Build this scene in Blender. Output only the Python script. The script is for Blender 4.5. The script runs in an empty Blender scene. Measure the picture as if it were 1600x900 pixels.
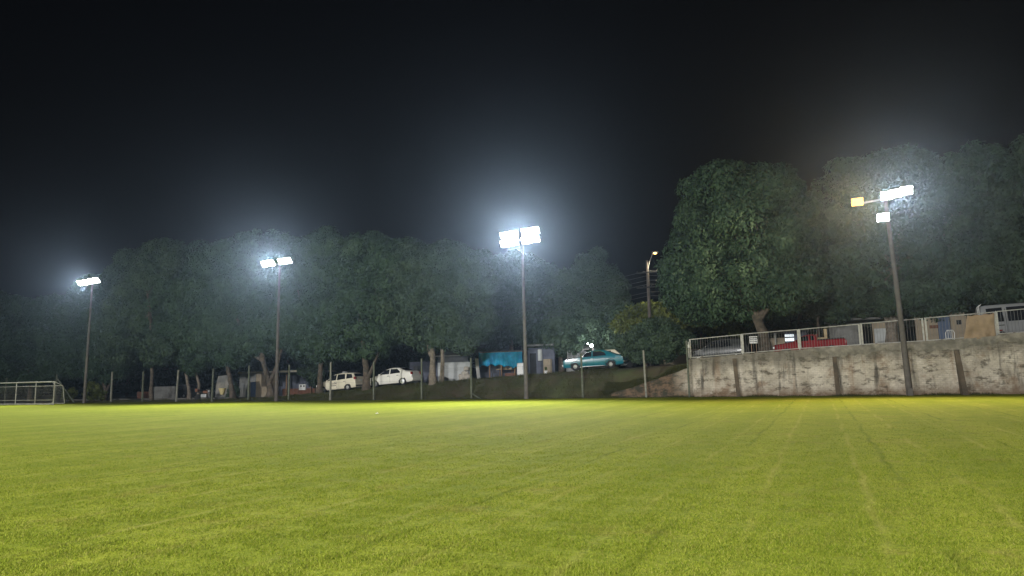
import bpy, bmesh, math, random
import numpy as np
from mathutils import Vector, Matrix, Euler

random.seed(7)
S = bpy.context.scene
COL = S.collection
PI = math.pi
R = math.radians

# ------------------------------------------------------------------ camera
F_PX, CAM_H, HOR_Y, ROLL = 1080.0, 1.33, 594.0, 0.020
PITCH = math.atan((HOR_Y - 450) / F_PX)
fwd = Vector((0, math.cos(PITCH), math.sin(PITCH)))
up0 = Vector((0, -math.sin(PITCH), math.cos(PITCH)))
rt0 = Vector((1, 0, 0))
# the camera is turned slightly clockwise, so verticals lean left in the picture
upv = up0 * math.cos(ROLL) + rt0 * math.sin(ROLL)
rtv = rt0 * math.cos(ROLL) - up0 * math.sin(ROLL)
CAM = Vector((0, 0, CAM_H))
cd = bpy.data.cameras.new('camera'); cam = bpy.data.objects.new('camera', cd); COL.objects.link(cam)
cd.sensor_width = 36; cd.lens = 36 * F_PX / 1600; cd.clip_end = 2000; cd.clip_start = 0.05
M = Matrix((rtv, upv, -fwd)).transposed().to_4x4(); M.translation = CAM
cam.matrix_world = M
S.camera = cam

# ------------------------------------------------------------------ world, exposure, render
w = bpy.data.worlds.new('World'); S.world = w; w.use_nodes = True
nt = w.node_tree
sky = nt.nodes.new('ShaderNodeTexSky'); sky.sky_type = 'NISHITA'; sky.sun_disc = False
sky.sun_elevation = R(-4); sky.sun_rotation = R(200)
nt.links.new(sky.outputs[0], nt.nodes['Background'].inputs[0])
nt.nodes['Background'].inputs[1].default_value = 0.10
S.view_settings.view_transform = 'Standard'; S.view_settings.look = 'None'
S.view_settings.gamma = 1; S.view_settings.exposure = 0.0; S.view_settings.use_curve_mapping = False
c = S.cycles
c.max_bounces = 5; c.diffuse_bounces = 2; c.glossy_bounces = 2; c.transmission_bounces = 3
c.volume_bounces = 0; c.transparent_max_bounces = 6
c.use_denoising = True; c.use_adaptive_sampling = False; c.denoising_input_passes = 'RGB_ALBEDO_NORMAL'; c.sample_clamp_indirect = 3; c.caustics_reflective = False; c.caustics_refractive = False
HAZE_DENSITY = 0.00021
# radiant power of the lamps (W), tuned by eye
POW_FAR = [38000, 48000, 60000, 24000]      # the four poles in the picture, left to right
POW_NEAR = [80000, 66000]     # the row on the camera's side of the field

# ------------------------------------------------------------------ frame of the touchline
# u runs to the right along the far touchline, v away from the field, origin at the third lamp pole
O0 = Vector((1.1, 49.4, 0)); UD = Vector((0.928, -0.373, 0)).normalized(); VD = Vector((-UD.y, UD.x, 0))
ANG = math.atan2(UD.y, UD.x)
def W(u, v, z=0.0): return O0 + UD * u + VD * v + Vector((0, 0, z))
def uz(px, py, v):
    """where the line of sight through a photograph pixel meets the upright plane v"""
    d = fwd * F_PX + rtv * (px - 800) + upv * (450 - py)
    t = (v - (CAM - O0).dot(VD)) / d.dot(VD)
    p = CAM + d * t - O0
    return p.dot(UD), p.z
HU = [(-200, 0.0), (-33, 0.0), (-26, .18), (-18.8, .62), (-13.5, 1.02), (-4.8, 1.5), (3.66, 1.93), (11, 2.2), (18, 2.47), (29, 2.95), (45, 3.5), (90, 4.2), (200, 4.2)]
def h(u):
    for (a, za), (b, zb) in zip(HU, HU[1:]):
        if u <= b: return za + (zb - za) * (u - a) / (b - a)
    return HU[-1][1]
def slope(u): return (h(u + 1.2) - h(u - 1.2)) / 2.4

# ------------------------------------------------------------------ tagging helpers
def tag(o, label=None, cat=None, group=None, kind=None):
    if label: o['label'] = label
    if cat: o['category'] = cat
    if group: o['group'] = group
    if kind: o['kind'] = kind
    return o
def thing(name, label, cat, loc, rot=None, group=None):
    o = bpy.data.objects.new(name, None); COL.objects.link(o); o.empty_display_size = .2
    o.location = loc; o.rotation_euler = rot or (0, 0, ANG)
    return tag(o, label, cat, group)
def link(name, me, m=None, parent=None, smooth=False):
    o = bpy.data.objects.new(name, me); COL.objects.link(o)
    if m: me.materials.append(m)
    if parent: o.parent = parent
    if smooth: me.polygons.foreach_set('use_smooth', [True] * len(me.polygons))
    return o
def dup(o, parent=None):
    n = o.copy(); COL.objects.link(n)
    if parent: n.parent = parent
    for ch in list(o.children): dup(ch, n)
    return n

class MB:
    """collects simple shapes; build() links them as one mesh object"""
    def __init__(s): s.v = []; s.f = []
    def add(s, vs, fs):
        o = len(s.v); s.v += [tuple(p) for p in vs]; s.f += [tuple(i + o for i in f) for f in fs]; return s
    def box(s, x0, x1, y0, y1, z0, z1, b=0.0):
        if b <= 0:
            vs = [(x0,y0,z0),(x1,y0,z0),(x1,y1,z0),(x0,y1,z0),(x0,y0,z1),(x1,y0,z1),(x1,y1,z1),(x0,y1,z1)]
            return s.add(vs, [(3,2,1,0),(4,5,6,7),(0,1,5,4),(1,2,6,5),(2,3,7,6),(3,0,4,7)])
        bm = bmesh.new(); bmesh.ops.create_cube(bm, size=1)
        for q in bm.verts:
            q.co = ((x0+x1)/2+q.co.x*(x1-x0), (y0+y1)/2+q.co.y*(y1-y0), (z0+z1)/2+q.co.z*(z1-z0))
        bmesh.ops.bevel(bm, geom=list(bm.edges), offset=b, segments=2, affect='EDGES', profile=.6)
        return s.bm(bm)
    def bm(s, bm, mat=None):
        bm.verts.ensure_lookup_table(); bm.verts.index_update()
        s.add([(mat @ q.co if mat else q.co) for q in bm.verts], [[q.index for q in f.verts] for f in bm.faces]); bm.free(); return s
    def tube(s, pts, rad, n=8, cap=True):
        pts = [Vector(p) for p in pts]; rad = rad if isinstance(rad, (list, tuple)) else [rad]*len(pts)
        vs = []; fs = []
        ref = None
        for i, p in enumerate(pts):
            d = (pts[min(i+1, len(pts)-1)] - pts[max(i-1, 0)]).normalized()
            if ref is None: ref = Vector((0,0,1)) if abs(d.z) < .9 else Vector((1,0,0))
            a = d.cross(ref).normalized(); b = d.cross(a).normalized(); ref = a.cross(d).normalized()
            for k in range(n):
                t = 2*PI*k/n; vs.append(p + (a*math.cos(t) + b*math.sin(t))*rad[i])
        for i in range(len(pts)-1):
            for k in range(n):
                q = (k+1) % n
                fs.append((i*n+k, i*n+q, (i+1)*n+q, (i+1)*n+k))
        if cap:
            fs.append(tuple(range(n))[::-1]); fs.append(tuple((len(pts)-1)*n+k for k in range(n)))
        return s.add(vs, fs)
    def prism(s, poly, y0, y1, axis='y'):
        """closed outline (x,z) pushed from y0 to y1"""
        n = len(poly)
        vs = [(x, y0, z) for x, z in poly] + [(x, y1, z) for x, z in poly]
        fs = [tuple(range(n)), tuple(range(2*n-1, n-1, -1))] + [(i, i+n, (i+1) % n + n, (i+1) % n) for i in range(n)]
        return s.add(vs, fs)
    def lathe(s, prof, n=24, axis='z'):
        """profile (radius, height) turned round the axis"""
        vs = []; fs = []
        for r, z in prof:
            for k in range(n):
                t = 2*PI*k/n
                vs.append((r*math.cos(t), r*math.sin(t), z) if axis == 'z' else (r*math.cos(t), z, r*math.sin(t)))
        for i in range(len(prof)-1):
            for k in range(n):
                q = (k+1) % n; fs.append((i*n+k, i*n+q, (i+1)*n+q, (i+1)*n+k))
        fs.append(tuple(range(n))[::-1]); fs.append(tuple((len(prof)-1)*n+k for k in range(n)))
        return s.add(vs, fs)
    def shift(s, dx, dy, dz, start=0):
        for i in range(start, len(s.v)):
            a = s.v[i]; s.v[i] = (a[0]+dx, a[1]+dy, a[2]+dz)
        return s
    def build(s, name, m=None, parent=None, smooth=False):
        me = bpy.data.meshes.new(name); me.from_pydata(s.v, [], s.f)
        bm = bmesh.new(); bm.from_mesh(me); bmesh.ops.recalc_face_normals(bm, faces=bm.faces); bm.to_mesh(me); bm.free()
        me.update()
        o = link(name, me, m, parent, smooth)
        if smooth:
            try: me.set_sharp_from_angle(angle=R(40))
            except Exception: pass
        return o
def quads_mesh(name, V, Q):
    me = bpy.data.meshes.new(name); k = Q.shape[1]
    me.vertices.add(len(V)); me.vertices.foreach_set('co', V.astype(np.float32).ravel())
    me.loops.add(Q.size); me.loops.foreach_set('vertex_index', Q.astype(np.int32).ravel())
    me.polygons.add(len(Q)); me.polygons.foreach_set('loop_start', np.arange(0, Q.size, k, dtype=np.int32))
    me.update(calc_edges=True); me.validate()
    return me

# ------------------------------------------------------------------ materials
def N(nt, t, **kw):
    n = nt.nodes.new(t)
    for k, v in kw.items():
        if hasattr(n, k): setattr(n, k, v)
    return n
def newmat(name):
    m = bpy.data.materials.new(name); m.use_nodes = True
    return m, m.node_tree, m.node_tree.nodes['Principled BSDF']
def mat(name, col, rough=.6, var=.25, scale=4.0, metal=0.0, bump=0.0, dirt=None, dirt_amt=.4, spec=None, coat=0):
    """one colour with slight mottling, an optional second colour in blotches, and grain"""
    m, t, b = newmat(name)
    co = N(t, 'ShaderNodeTexCoord'); no = N(t, 'ShaderNodeTexNoise')
    no.inputs['Scale'].default_value = scale; no.inputs['Detail'].default_value = 6
    t.links.new(co.outputs['Object'], no.inputs['Vector'])
    mr = N(t, 'ShaderNodeMapRange'); mr.inputs[1].default_value = .3; mr.inputs[2].default_value = .7
    mr.inputs[3].default_value = 1-var; mr.inputs[4].default_value = 1+var
    t.links.new(no.outputs[0], mr.inputs[0])
    mx = N(t, 'ShaderNodeVectorMath', operation='SCALE'); mx.inputs[0].default_value = col
    t.links.new(mr.outputs[0], mx.inputs['Scale'])
    out = mx.outputs[0]
    if dirt:
        n2 = N(t, 'ShaderNodeTexNoise'); n2.inputs['Scale'].default_value = scale*.45; n2.inputs['Detail'].default_value = 8; n2.inputs['Roughness'].default_value = .65
        t.links.new(co.outputs['Object'], n2.inputs['Vector'])
        r2 = N(t, 'ShaderNodeMapRange'); r2.inputs[1].default_value = .62-dirt_amt*.35; r2.inputs[2].default_value = .78-dirt_amt*.25
        t.links.new(n2.outputs[0], r2.inputs[0])
        mm = N(t, 'ShaderNodeMix', data_type='RGBA'); t.links.new(r2.outputs[0], mm.inputs[0])
        t.links.new(out, mm.inputs[6]); mm.inputs[7].default_value = (*dirt, 1); out = mm.outputs[2]
    t.links.new(out, b.inputs['Base Color'])
    b.inputs['Roughness'].default_value = rough; b.inputs['Metallic'].default_value = metal
    if spec is not None: b.inputs['Specular IOR Level'].default_value = spec
    if coat: b.inputs['Coat Weight'].default_value = coat; b.inputs['Coat Roughness'].default_value = .08
    if bump:
        bp = N(t, 'ShaderNodeBump'); bp.inputs['Strength'].default_value = bump; bp.inputs['Distance'].default_value = .02
        n3 = N(t, 'ShaderNodeTexNoise'); n3.inputs['Scale'].default_value = scale*6; n3.inputs['Detail'].default_value = 5
        t.links.new(co.outputs['Object'], n3.inputs['Vector']); t.links.new(n3.outputs[0], bp.inputs['Height'])
        t.links.new(bp.outputs[0], b.inputs['Normal'])
    return m
def emit(name, col, strength):
    m, t, b = newmat(name)
    b.inputs['Base Color'].default_value = (*col, 1)
    b.inputs['Emission Color'].default_value = (*col, 1); b.inputs['Emission Strength'].default_value = strength;
    return m
def leafmat(name, c1, c2, rough=.6, trans=.12):
    """leaf colour varies from leaf to leaf and from one clump of growth to the next"""
    m, t, b = newmat(name)
    g = N(t, 'ShaderNodeNewGeometry'); at = N(t, 'ShaderNodeAttribute'); at.attribute_name = 'clump'
    f = N(t, 'ShaderNodeMath', operation='MULTIPLY_ADD'); f.inputs[1].default_value = .45
    f2 = N(t, 'ShaderNodeMath', operation='MULTIPLY'); f2.inputs[1].default_value = .6
    t.links.new(at.outputs['Fac'], f2.inputs[0]); t.links.new(g.outputs['Random Per Island'], f.inputs[0]); t.links.new(f2.outputs[0], f.inputs[2])
    mx = N(t, 'ShaderNodeMix', data_type='RGBA'); mx.inputs[6].default_value = (*c1, 1); mx.inputs[7].default_value = (*c2, 1)
    t.links.new(f.outputs[0], mx.inputs[0]); t.links.new(mx.outputs[2], b.inputs['Base Color'])
    b.inputs['Roughness'].default_value = rough; b.inputs['Specular IOR Level'].default_value = .2
    tr = N(t, 'ShaderNodeBsdfTranslucent'); t.links.new(mx.outputs[2], tr.inputs[0])
    ms = N(t, 'ShaderNodeMixShader'); ms.inputs[0].default_value = trans
    t.links.new(b.outputs[0], ms.inputs[1]); t.links.new(tr.outputs[0], ms.inputs[2])
    t.links.new(ms.outputs[0], t.nodes['Material Output'].inputs[0])
    return m

MT = dict(
    concrete=mat('pole_concrete', (.125,.112,.10), .85, .25, 3, bump=.3, dirt=(.12,.11,.09), dirt_amt=.35),
    pole_dark=mat('dark_pole_concrete', (.10,.085,.08), .85, .25, 3, bump=.3, dirt=(.08,.07,.06), dirt_amt=.4),
    post=mat('post_concrete', (.125,.135,.10), .9, .3, 4, bump=.4, dirt=(.06,.075,.04), dirt_amt=.45),
    post_pale=mat('pale_post_concrete', (.24,.235,.20), .9, .3, 4, bump=.4, dirt=(.16,.17,.11), dirt_amt=.35),
    bark=mat('bark', (.11,.085,.065), .95, .4, 5, bump=.9, dirt=(.05,.045,.035), dirt_amt=.5),
    bark_pale=mat('pale_bark', (.21,.175,.14), .95, .35, 5, bump=.9, dirt=(.09,.08,.06), dirt_amt=.4),
    housing=mat('lamp_housing', (.10,.10,.11), .45, .1, 4, metal=.3),
    steel=mat('galvanised_steel', (.42,.43,.44), .5, .2, 6, metal=.6),
    white_steel=mat('white_painted_steel', (.36,.36,.32), .55, .2, 3, dirt=(.22,.17,.11), dirt_amt=.25),
    barrier=mat('barrier_paint', (.52,.51,.46), .5, .2, 5, dirt=(.2,.16,.12), dirt_amt=.25),
    bar_grey=mat('dull_bar_paint', (.20,.20,.19), .6, .2, 5),
    glass=mat('car_glass', (.012,.014,.018), .08, .1, 2, spec=.6),
    tyre=mat('tyre_rubber', (.018,.018,.02), .85, .15, 8),
    under=mat('wheel_arch_black', (.008,.008,.009), .9, .1, 5),
    alloy=mat('alloy_rim', (.62,.63,.65), .35, .08, 5, metal=.5),
    hub=mat('steel_rim', (.40,.40,.38), .5, .15, 6, metal=.4),
    chrome=mat('chrome', (.75,.75,.76), .15, .05, 5, metal=1),
    car_white=mat('white_car_paint', (.84,.82,.76), .35, .05, 2, coat=.5),
    car_cream=mat('cream_car_paint', (.76,.70,.56), .38, .05, 2, coat=.5),
    car_teal=mat('teal_car_paint', (.004,.15,.205), .3, .06, 2, coat=.6),
    car_red=mat('red_car_paint', (.26,.010,.016), .6, .08, 2, spec=.2),
    car_grey=mat('grey_car_paint', (.045,.048,.05), .35, .08, 2, coat=.5),
    car_silver=mat('silver_van_paint', (.33,.34,.35), .4, .07, 2, metal=.2, coat=.4),
    blackplastic=mat('black_plastic', (.02,.02,.022), .55, .1, 6),
    redlens=mat('red_lens', (.25,.012,.01), .25, .1, 5),
    clearlens=mat('clear_lens', (.75,.75,.72), .15, .05, 5),
    lettering=mat('dark_lettering', (.04,.035,.04), .6, .1, 6),
    plaster_white=mat('white_plaster', (.50,.52,.52), .9, .15, 1.2, bump=.3, dirt=(.26,.26,.25), dirt_amt=.35),
    plaster_beige=mat('beige_plaster', (.32,.265,.19), .9, .18, 1.4, bump=.3, dirt=(.22,.18,.13), dirt_amt=.35),
    plaster_grey=mat('grey_plaster', (.22,.22,.21), .9, .22, 1.6, bump=.4, dirt=(.09,.085,.08), dirt_amt=.45),
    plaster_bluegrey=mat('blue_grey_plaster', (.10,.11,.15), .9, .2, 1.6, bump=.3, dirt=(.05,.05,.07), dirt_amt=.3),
    pilaster=mat('damp_brown_concrete', (.13,.10,.07), .95, .3, 2, bump=.5, dirt=(.05,.045,.035), dirt_amt=.5),
    brick=mat('red_brick_masonry', (.16,.07,.045), .95, .3, 5, bump=.6, dirt=(.11,.06,.04), dirt_amt=.4),
    rooftile=mat('fibre_cement_roof', (.20,.20,.19), .9, .25, 2, bump=.4, dirt=(.1,.1,.09), dirt_amt=.4),
    fascia=mat('pale_fascia', (.42,.38,.30), .8, .2, 3),
    dark=mat('dark_interior', (.012,.013,.016), .9, .2, 2),
    shutter=mat('dark_shutter', (.05,.055,.065), .6, .2, 3),
    blue=mat('blue_awning_canvas', (.008,.34,.58), .7, .25, 2.2, dirt=(.01,.18,.46), dirt_amt=.35),
    bluegate=mat('blue_gate_paint', (.055,.09,.17), .55, .15, 3),
    wood=mat('worn_wood', (.22,.13,.07), .8, .3, 5, bump=.3),
    palewood=mat('pale_plywood', (.50,.38,.22), .7, .15, 3),
    tarp=mat('brown_tarp', (.33,.24,.15), .85, .15, 3, bump=.2, dirt=(.24,.17,.10), dirt_amt=.3),
    plastic_white=mat('white_plastic', (.75,.75,.73), .4, .05, 4),
    sack=mat('pale_sack', (.48,.44,.38), .9, .2, 4, bump=.3),
    cable=mat('cable_rubber', (.06,.06,.065), .6, .1, 5),
    bronze=mat('clay_orange', (.20,.085,.05), .7, .25, 6),
    pot=mat('yellow_plastic', (.62,.52,.26), .5, .1, 6),
    lens=emit('floodlight_lens', (1, 1, 1), 30),
    lens_warm=emit('warm_floodlight_lens', (1, .52, .11), 3),
    sodium=emit('street_lamp_lens', (1, .55, .16), 6),
    bulb=emit('white_bulb', (.93, .96, 1), 35),
    tube=emit('lit_tube', (.85, .95, 1), .9),
)

# ------------------------------------------------------------------ the ground
def mow(t, pos, col):
    """mowing seams: thin pale and dark ridges running across the field, one metre apart, broken up by noise"""
    def val(s_, a, b_, c_=0, d=1):
        r = N(t, 'ShaderNodeMapRange'); r.inputs[1].default_value = a; r.inputs[2].default_value = b_; r.inputs[3].default_value = c_; r.inputs[4].default_value = d
        t.links.new(s_, r.inputs[0]); return r.outputs[0]
    def math_(op, a, b_=None):
        n = N(t, 'ShaderNodeMath', operation=op)
        for i, q in enumerate((a, b_)):
            if q is None: continue
            if isinstance(q, (int, float)): n.inputs[i].default_value = q
            else: t.links.new(q, n.inputs[i])
        return n.outputs[0]
    def nz(scale, det=4, rough=.6):
        n = N(t, 'ShaderNodeTexNoise'); n.inputs['Scale'].default_value = scale; n.inputs['Detail'].default_value = det; n.inputs['Roughness'].default_value = rough
        t.links.new(pos, n.inputs['Vector']); return n.outputs[0]
    def mixc(f, a, b_):
        x = N(t, 'ShaderNodeMix', data_type='RGBA'); t.links.new(f, x.inputs[0]); t.links.new(a, x.inputs[6]); x.inputs[7].default_value = (*b_, 1); return x.outputs[2]
    dt = N(t, 'ShaderNodeVectorMath', operation='DOT_PRODUCT'); t.links.new(pos, dt.inputs[0]); dt.inputs[1].default_value = (.915, -.403, 0)
    s_ = math_('ADD', dt.outputs['Value'], math_('MULTIPLY', nz(.45, 2), .3))
    def line(period, off, wdt): 
        f = math_('FRACT', math_('DIVIDE', math_('ADD', s_, off), period)); return val(math_('ABSOLUTE', math_('SUBTRACT', f, .5)), 0, wdt, 1, 0)
    pale = math_('MULTIPLY', line(1.08, 0, .06), val(nz(.35), .40, .64, 0, .55))
    dark = math_('MULTIPLY', line(2.16, .12, .03), val(nz(.22, 2), .40, .60, 0, .5))
    band = math_('MULTIPLY', line(2.16, .9, .48), .32)
    c_ = mixc(band, col, (.10,.14,.010)); c_ = mixc(pale, c_, (.30,.285,.075)); return mixc(dark, c_, (.055,.085,.006))
def ground_nodes():
    """mown grass: blade grain, straw patches, mowing lines; world coordinates so that field and blades agree"""
    m, t, b = newmat('mown_grass')
    co = N(t, 'ShaderNodeNewGeometry')
    def noise(scale, det=5, rough=.6, sx=1, sy=1, rot=0):
        mp = N(t, 'ShaderNodeMapping'); mp.inputs['Scale'].default_value = (sx, sy, 1); mp.inputs['Rotation'].default_value = (0, 0, rot)
        t.links.new(co.outputs['Position'], mp.inputs['Vector'])
        n = N(t, 'ShaderNodeTexNoise'); n.inputs['Scale'].default_value = scale; n.inputs['Detail'].default_value = det; n.inputs['Roughness'].default_value = rough
        t.links.new(mp.outputs[0], n.inputs['Vector']); return n.outputs[0]
    def rng(s, a, b_, c_=0, d=1):
        r = N(t, 'ShaderNodeMapRange'); r.inputs[1].default_value = a; r.inputs[2].default_value = b_; r.inputs[3].default_value = c_; r.inputs[4].default_value = d
        t.links.new(s, r.inputs[0]); return r.outputs[0]
    def mix(f, a, b_):
        x = N(t, 'ShaderNodeMix', data_type='RGBA'); t.links.new(f, x.inputs[0])
        for s, i in ((a, 6), (b_, 7)):
            if isinstance(s, tuple): x.inputs[i].default_value = (*s, 1)
            else: t.links.new(s, x.inputs[i])
        return x.outputs[2]
    c1 = mix(rng(noise(.35), .35, .65), (.185, .222, .020), (.232, .256, .028))
    c2 = mix(rng(noise(.9, 7, .7), .55, .75, 0, .75), c1, (.235, .190, .060))       # straw
    c3 = mix(rng(noise(2.6, 6, .7), .30, .55, .55, 0), c2, (.075, .115, .012))       # deep green tufts
    c5 = c3
    # grain
    c6 = mix(rng(noise(22, 3, .7), .30, .52, .75, 0), c5, (.045, .065, .006))
    t.links.new(mow(t, co.outputs['Position'], c6), b.inputs['Base Color']); b.inputs['Roughness'].default_value = .95; b.inputs['Specular IOR Level'].default_value = .02
    bp = N(t, 'ShaderNodeBump'); bp.inputs['Strength'].default_value = .55; bp.inputs['Distance'].default_value = .05
    t.links.new(noise(14, 5, .7), bp.inputs['Height']); t.links.new(bp.outputs[0], b.inputs['Normal'])
    return m
M_GRASS = ground_nodes()
M_BANK = mat('bank_soil_and_grass', (.052, .064, .022), .95, .45, .9, bump=.8, dirt=(.066, .047, .030), dirt_amt=.55)
M_ROAD = mat('dusty_asphalt', (.055, .052, .05), .9, .2, 1.2, bump=.4, dirt=(.09,.075,.055), dirt_amt=.35)

# the playing field, then the rising ground beyond it
V_EDGE = 0.05
me = MB(); me.add([W(-150,-150), W(150,-150), W(150,V_EDGE), W(-150,V_EDGE)], [(0,1,2,3)])
tag(me.build('field', M_GRASS), 'flat mown grass playing field', kind='structure')
us = sorted(set(list(np.linspace(-150, -50, 11)) + list(np.linspace(-50, 50, 120)) + list(np.linspace(50, 150, 11))))
vs_ = [V_EDGE, .25, .5, .75, .82, 1.0, 1.3, 1.6, 2.0, 2.4, 2.8, 3.2, 4, 5, 6, 7, 8, 8.5, 9, 10, 12, 15, 20, 30, 50, 90, 150]
U_WALL0 = uz(955, 616, .6)[0]; U_WALL1 = uz(1076, 560, .6)[0]
def ss(a, b, x):
    t = min(1, max(0, (x-a)/(b-a))); return t*t*(3-2*t)
def ground_z(u, v):
    t = ss(U_WALL0, U_WALL1, u)
    if u >= U_WALL1: f = 1.0 if v >= .8 else 0.0                 # held up by the retaining wall
    else:
        foot, top = .35 + .45*t, 3.0 - .9*t
        x = min(1, max(0, (v-foot)/(top-foot))); f = x*(2-x)*.6 + .4*x*x*(3-2*x)
        if t > 0 and v >= .8: f = max(f, min(1, t*1.05*.86))
    z = h(u)*f
    if v < 8.5: z += .05*math.sin(u*1.7+v*2.3)*math.sin(u*.63-v)*(1 if .4 < v < 3 and u < U_WALL1 else 0)
    if v < .8: z = z - .012 + .03*max(0, v)
    return z
nu, nv = len(us), len(vs_)
mb = MB(); mb.add([W(u, v, ground_z(u, v)) for v in vs_ for u in us],
                  [(j*nu+i, j*nu+i+1, (j+1)*nu+i+1, (j+1)*nu+i) for j in range(nv-1) for i in range(nu-1)])
tag(mb.build('embankment', M_BANK, smooth=True), 'rising earth bank beyond the field', kind='structure')
mb = MB(); ru = [x for x in us if -60 <= x <= 60]
mb.add([W(u, v, h(u)+.03) for v in (3.25, 8.2) for u in ru], [(i, i+1, len(ru)+i+1, len(ru)+i) for i in range(len(ru)-1)])
tag(mb.build('road', M_ROAD), 'street running along the top of the bank', kind='structure')
# kerb and pavement on the far side of the street
mb = MB()
for a, b_ in zip(ru, ru[1:]):
    z0, z1 = h(a), h(b_)
    q = [W(a,8.2,z0-.1), W(b_,8.2,z1-.1), W(b_,8.2,z1+.16), W(a,8.2,z0+.16), W(a,9.7,z0+.16), W(b_,9.7,z1+.16)]
    mb.add(q, [(0,1,2,3), (3,2,5,4)])
tag(mb.build('pavement', mat('pavement_concrete', (.17,.16,.145), .9, .25, 1.5, bump=.3)), 'raised pavement on the far side of the street', kind='structure')

# blades of grass near the camera (uncountable: one object)
def blades():
    rng = np.random.default_rng(3)
    n = 1000000
    # log-uniform distance gives even density in the picture
    d = np.exp(rng.uniform(math.log(3.6), math.log(30.0), n)); a = rng.uniform(-.90, .90, n)
    x = d*a; y = d
    clump = np.sin(x*5.1+1.3*np.sin(y*3.3))*np.sin(y*6.3+1.7*np.sin(x*2.9)) + .6*np.sin(x*13+y*7)*np.sin(y*17-x*5)
    keep = (rng.uniform(-1.2, 1.0, n) < clump + .55) & (rng.random(n) > np.clip((d-9)/18, 0, 1))
    x, y, d, clump = x[keep], y[keep], d[keep], clump[keep]; n = len(x)
    hgt = rng.uniform(.008, .022, n)*(1+.25*clump)*(1-.75*np.clip((d-9)/18, 0, 1))
    wid = rng.uniform(.0016, .0032, n)*(.75+.11*d)
    t = rng.uniform(0, 2*PI, n); lean = rng.uniform(.3, 1.6, n); lt = rng.uniform(0, 2*PI, n)
    dx, dy = np.cos(t)*wid, np.sin(t)*wid
    lx, ly = np.cos(lt)*lean*hgt, np.sin(lt)*lean*hgt
    V = np.empty((n, 3, 3))
    V[:,0] = np.stack([x-dx, y-dy, np.full(n, -.002)], 1); V[:,1] = np.stack([x+dx, y+dy, np.full(n, -.002)], 1)
    V[:,2] = np.stack([x+lx, y+ly, hgt], 1)
    me = quads_mesh('grass', V.reshape(-1, 3), np.arange(3*n).reshape(-1, 3))
    m, tr, b = newmat('grass_blade')
    g = N(tr, 'ShaderNodeNewGeometry')
    cr = N(tr, 'ShaderNodeValToRGB'); e = cr.color_ramp.elements
    e[0].position = 0; e[0].color = (.055,.095,.006,1); e[1].position = 1; e[1].color = (.27,.245,.075,1)
    q = e.new(.45); q.color = (.178,.222,.020,1); q = e.new(.85); q.color = (.270,.300,.042,1)
    tr.links.new(g.outputs['Random Per Island'], cr.inputs[0])
    n1 = N(tr, 'ShaderNodeTexNoise'); n1.inputs['Scale'].default_value = .9; n1.inputs['Detail'].default_value = 7; n1.inputs['Roughness'].default_value = .7
    tr.links.new(g.outputs['Position'], n1.inputs['Vector'])
    r1 = N(tr, 'ShaderNodeMapRange'); r1.inputs[1].default_value = .55; r1.inputs[2].default_value = .75; r1.inputs[4].default_value = .7
    tr.links.new(n1.outputs[0], r1.inputs[0])
    mx = N(tr, 'ShaderNodeMix', data_type='RGBA'); tr.links.new(r1.outputs[0], mx.inputs[0]); tr.links.new(cr.outputs[0], mx.inputs[6]); mx.inputs[7].default_value = (.235,.190,.060,1)
    mw = mow(tr, g.outputs['Position'], mx.outputs[2])
    tr.links.new(mw, b.inputs['Base Color']); b.inputs['Roughness'].default_value = .7; b.inputs['Specular IOR Level'].default_value = .06
    tl = N(tr, 'ShaderNodeBsdfTranslucent'); tr.links.new(mw, tl.inputs[0]); ms = N(tr, 'ShaderNodeMixShader'); ms.inputs[0].default_value = .3
    tr.links.new(b.outputs[0], ms.inputs[1]); tr.links.new(tl.outputs[0], ms.inputs[2]); tr.links.new(ms.outputs[0], tr.nodes['Material Output'].inputs[0])
    o = link('grass', me, m); tag(o, 'short grass blades covering the near part of the field', kind='stuff')
blades()

# ------------------------------------------------------------------ lamp poles
def spot(name, loc, aim, power, col=(1,1,1), size=165, blend=.5, rad=.35, parent=None):
    l = bpy.data.lights.new(name, 'SPOT'); l.energy = power; l.color = col; l.spot_size = R(size); l.spot_blend = blend; l.shadow_soft_size = rad
    o = bpy.data.objects.new(name, l); COL.objects.link(o); o.location = loc
    o.rotation_euler = (Vector(aim)).to_track_quat('-Z', 'Y').to_euler()
    return o
def point(name, loc, power, col, rad=.15):
    l = bpy.data.lights.new(name, 'POINT'); l.energy = power; l.color = col; l.shadow_soft_size = rad
    o = bpy.data.objects.new(name, l); COL.objects.link(o); o.location = loc; return o
def flood(parent, x, y, z, warm=False, tilt=38, wd=.66, ht=.54):
    """one floodlight: ribbed housing, bracket and lens, facing -y and tilted to the ground"""
    rot = Matrix.Translation((x, y, z)) @ Matrix.Rotation(R(tilt), 4, 'X')
    def tr(mb): mb.v = [tuple(rot @ Vector(p)) for p in mb.v]; return mb
    mb = MB(); mb.box(-wd/2, wd/2, -.05, .05, -ht/2, ht/2, .012)
    for k in range(7):
        xx = -wd/2+.04+k*(wd-.08)/6; mb.box(xx-.008, xx+.008, .05, .14, -ht/2+.03, ht/2-.03)
    hs = tr(mb).build('floodlight', MT['housing'], parent)
    mb = MB(); mb.box(-wd/2+.02, wd/2-.02, -.066, -.052, -ht/2+.02, ht/2-.02)
    tr(mb).build('lens', MT['lens_warm'] if warm else MT['lens'], hs)
    mb = MB(); mb.tube([(x-wd/2-.02, y, z), (x-wd/2-.02, y+.14, z-.02), (x+wd/2+.02, y+.14, z-.02), (x+wd/2+.02, y, z)], .018, 6)
    mb.build('bracket', MT['steel'], hs)
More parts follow.
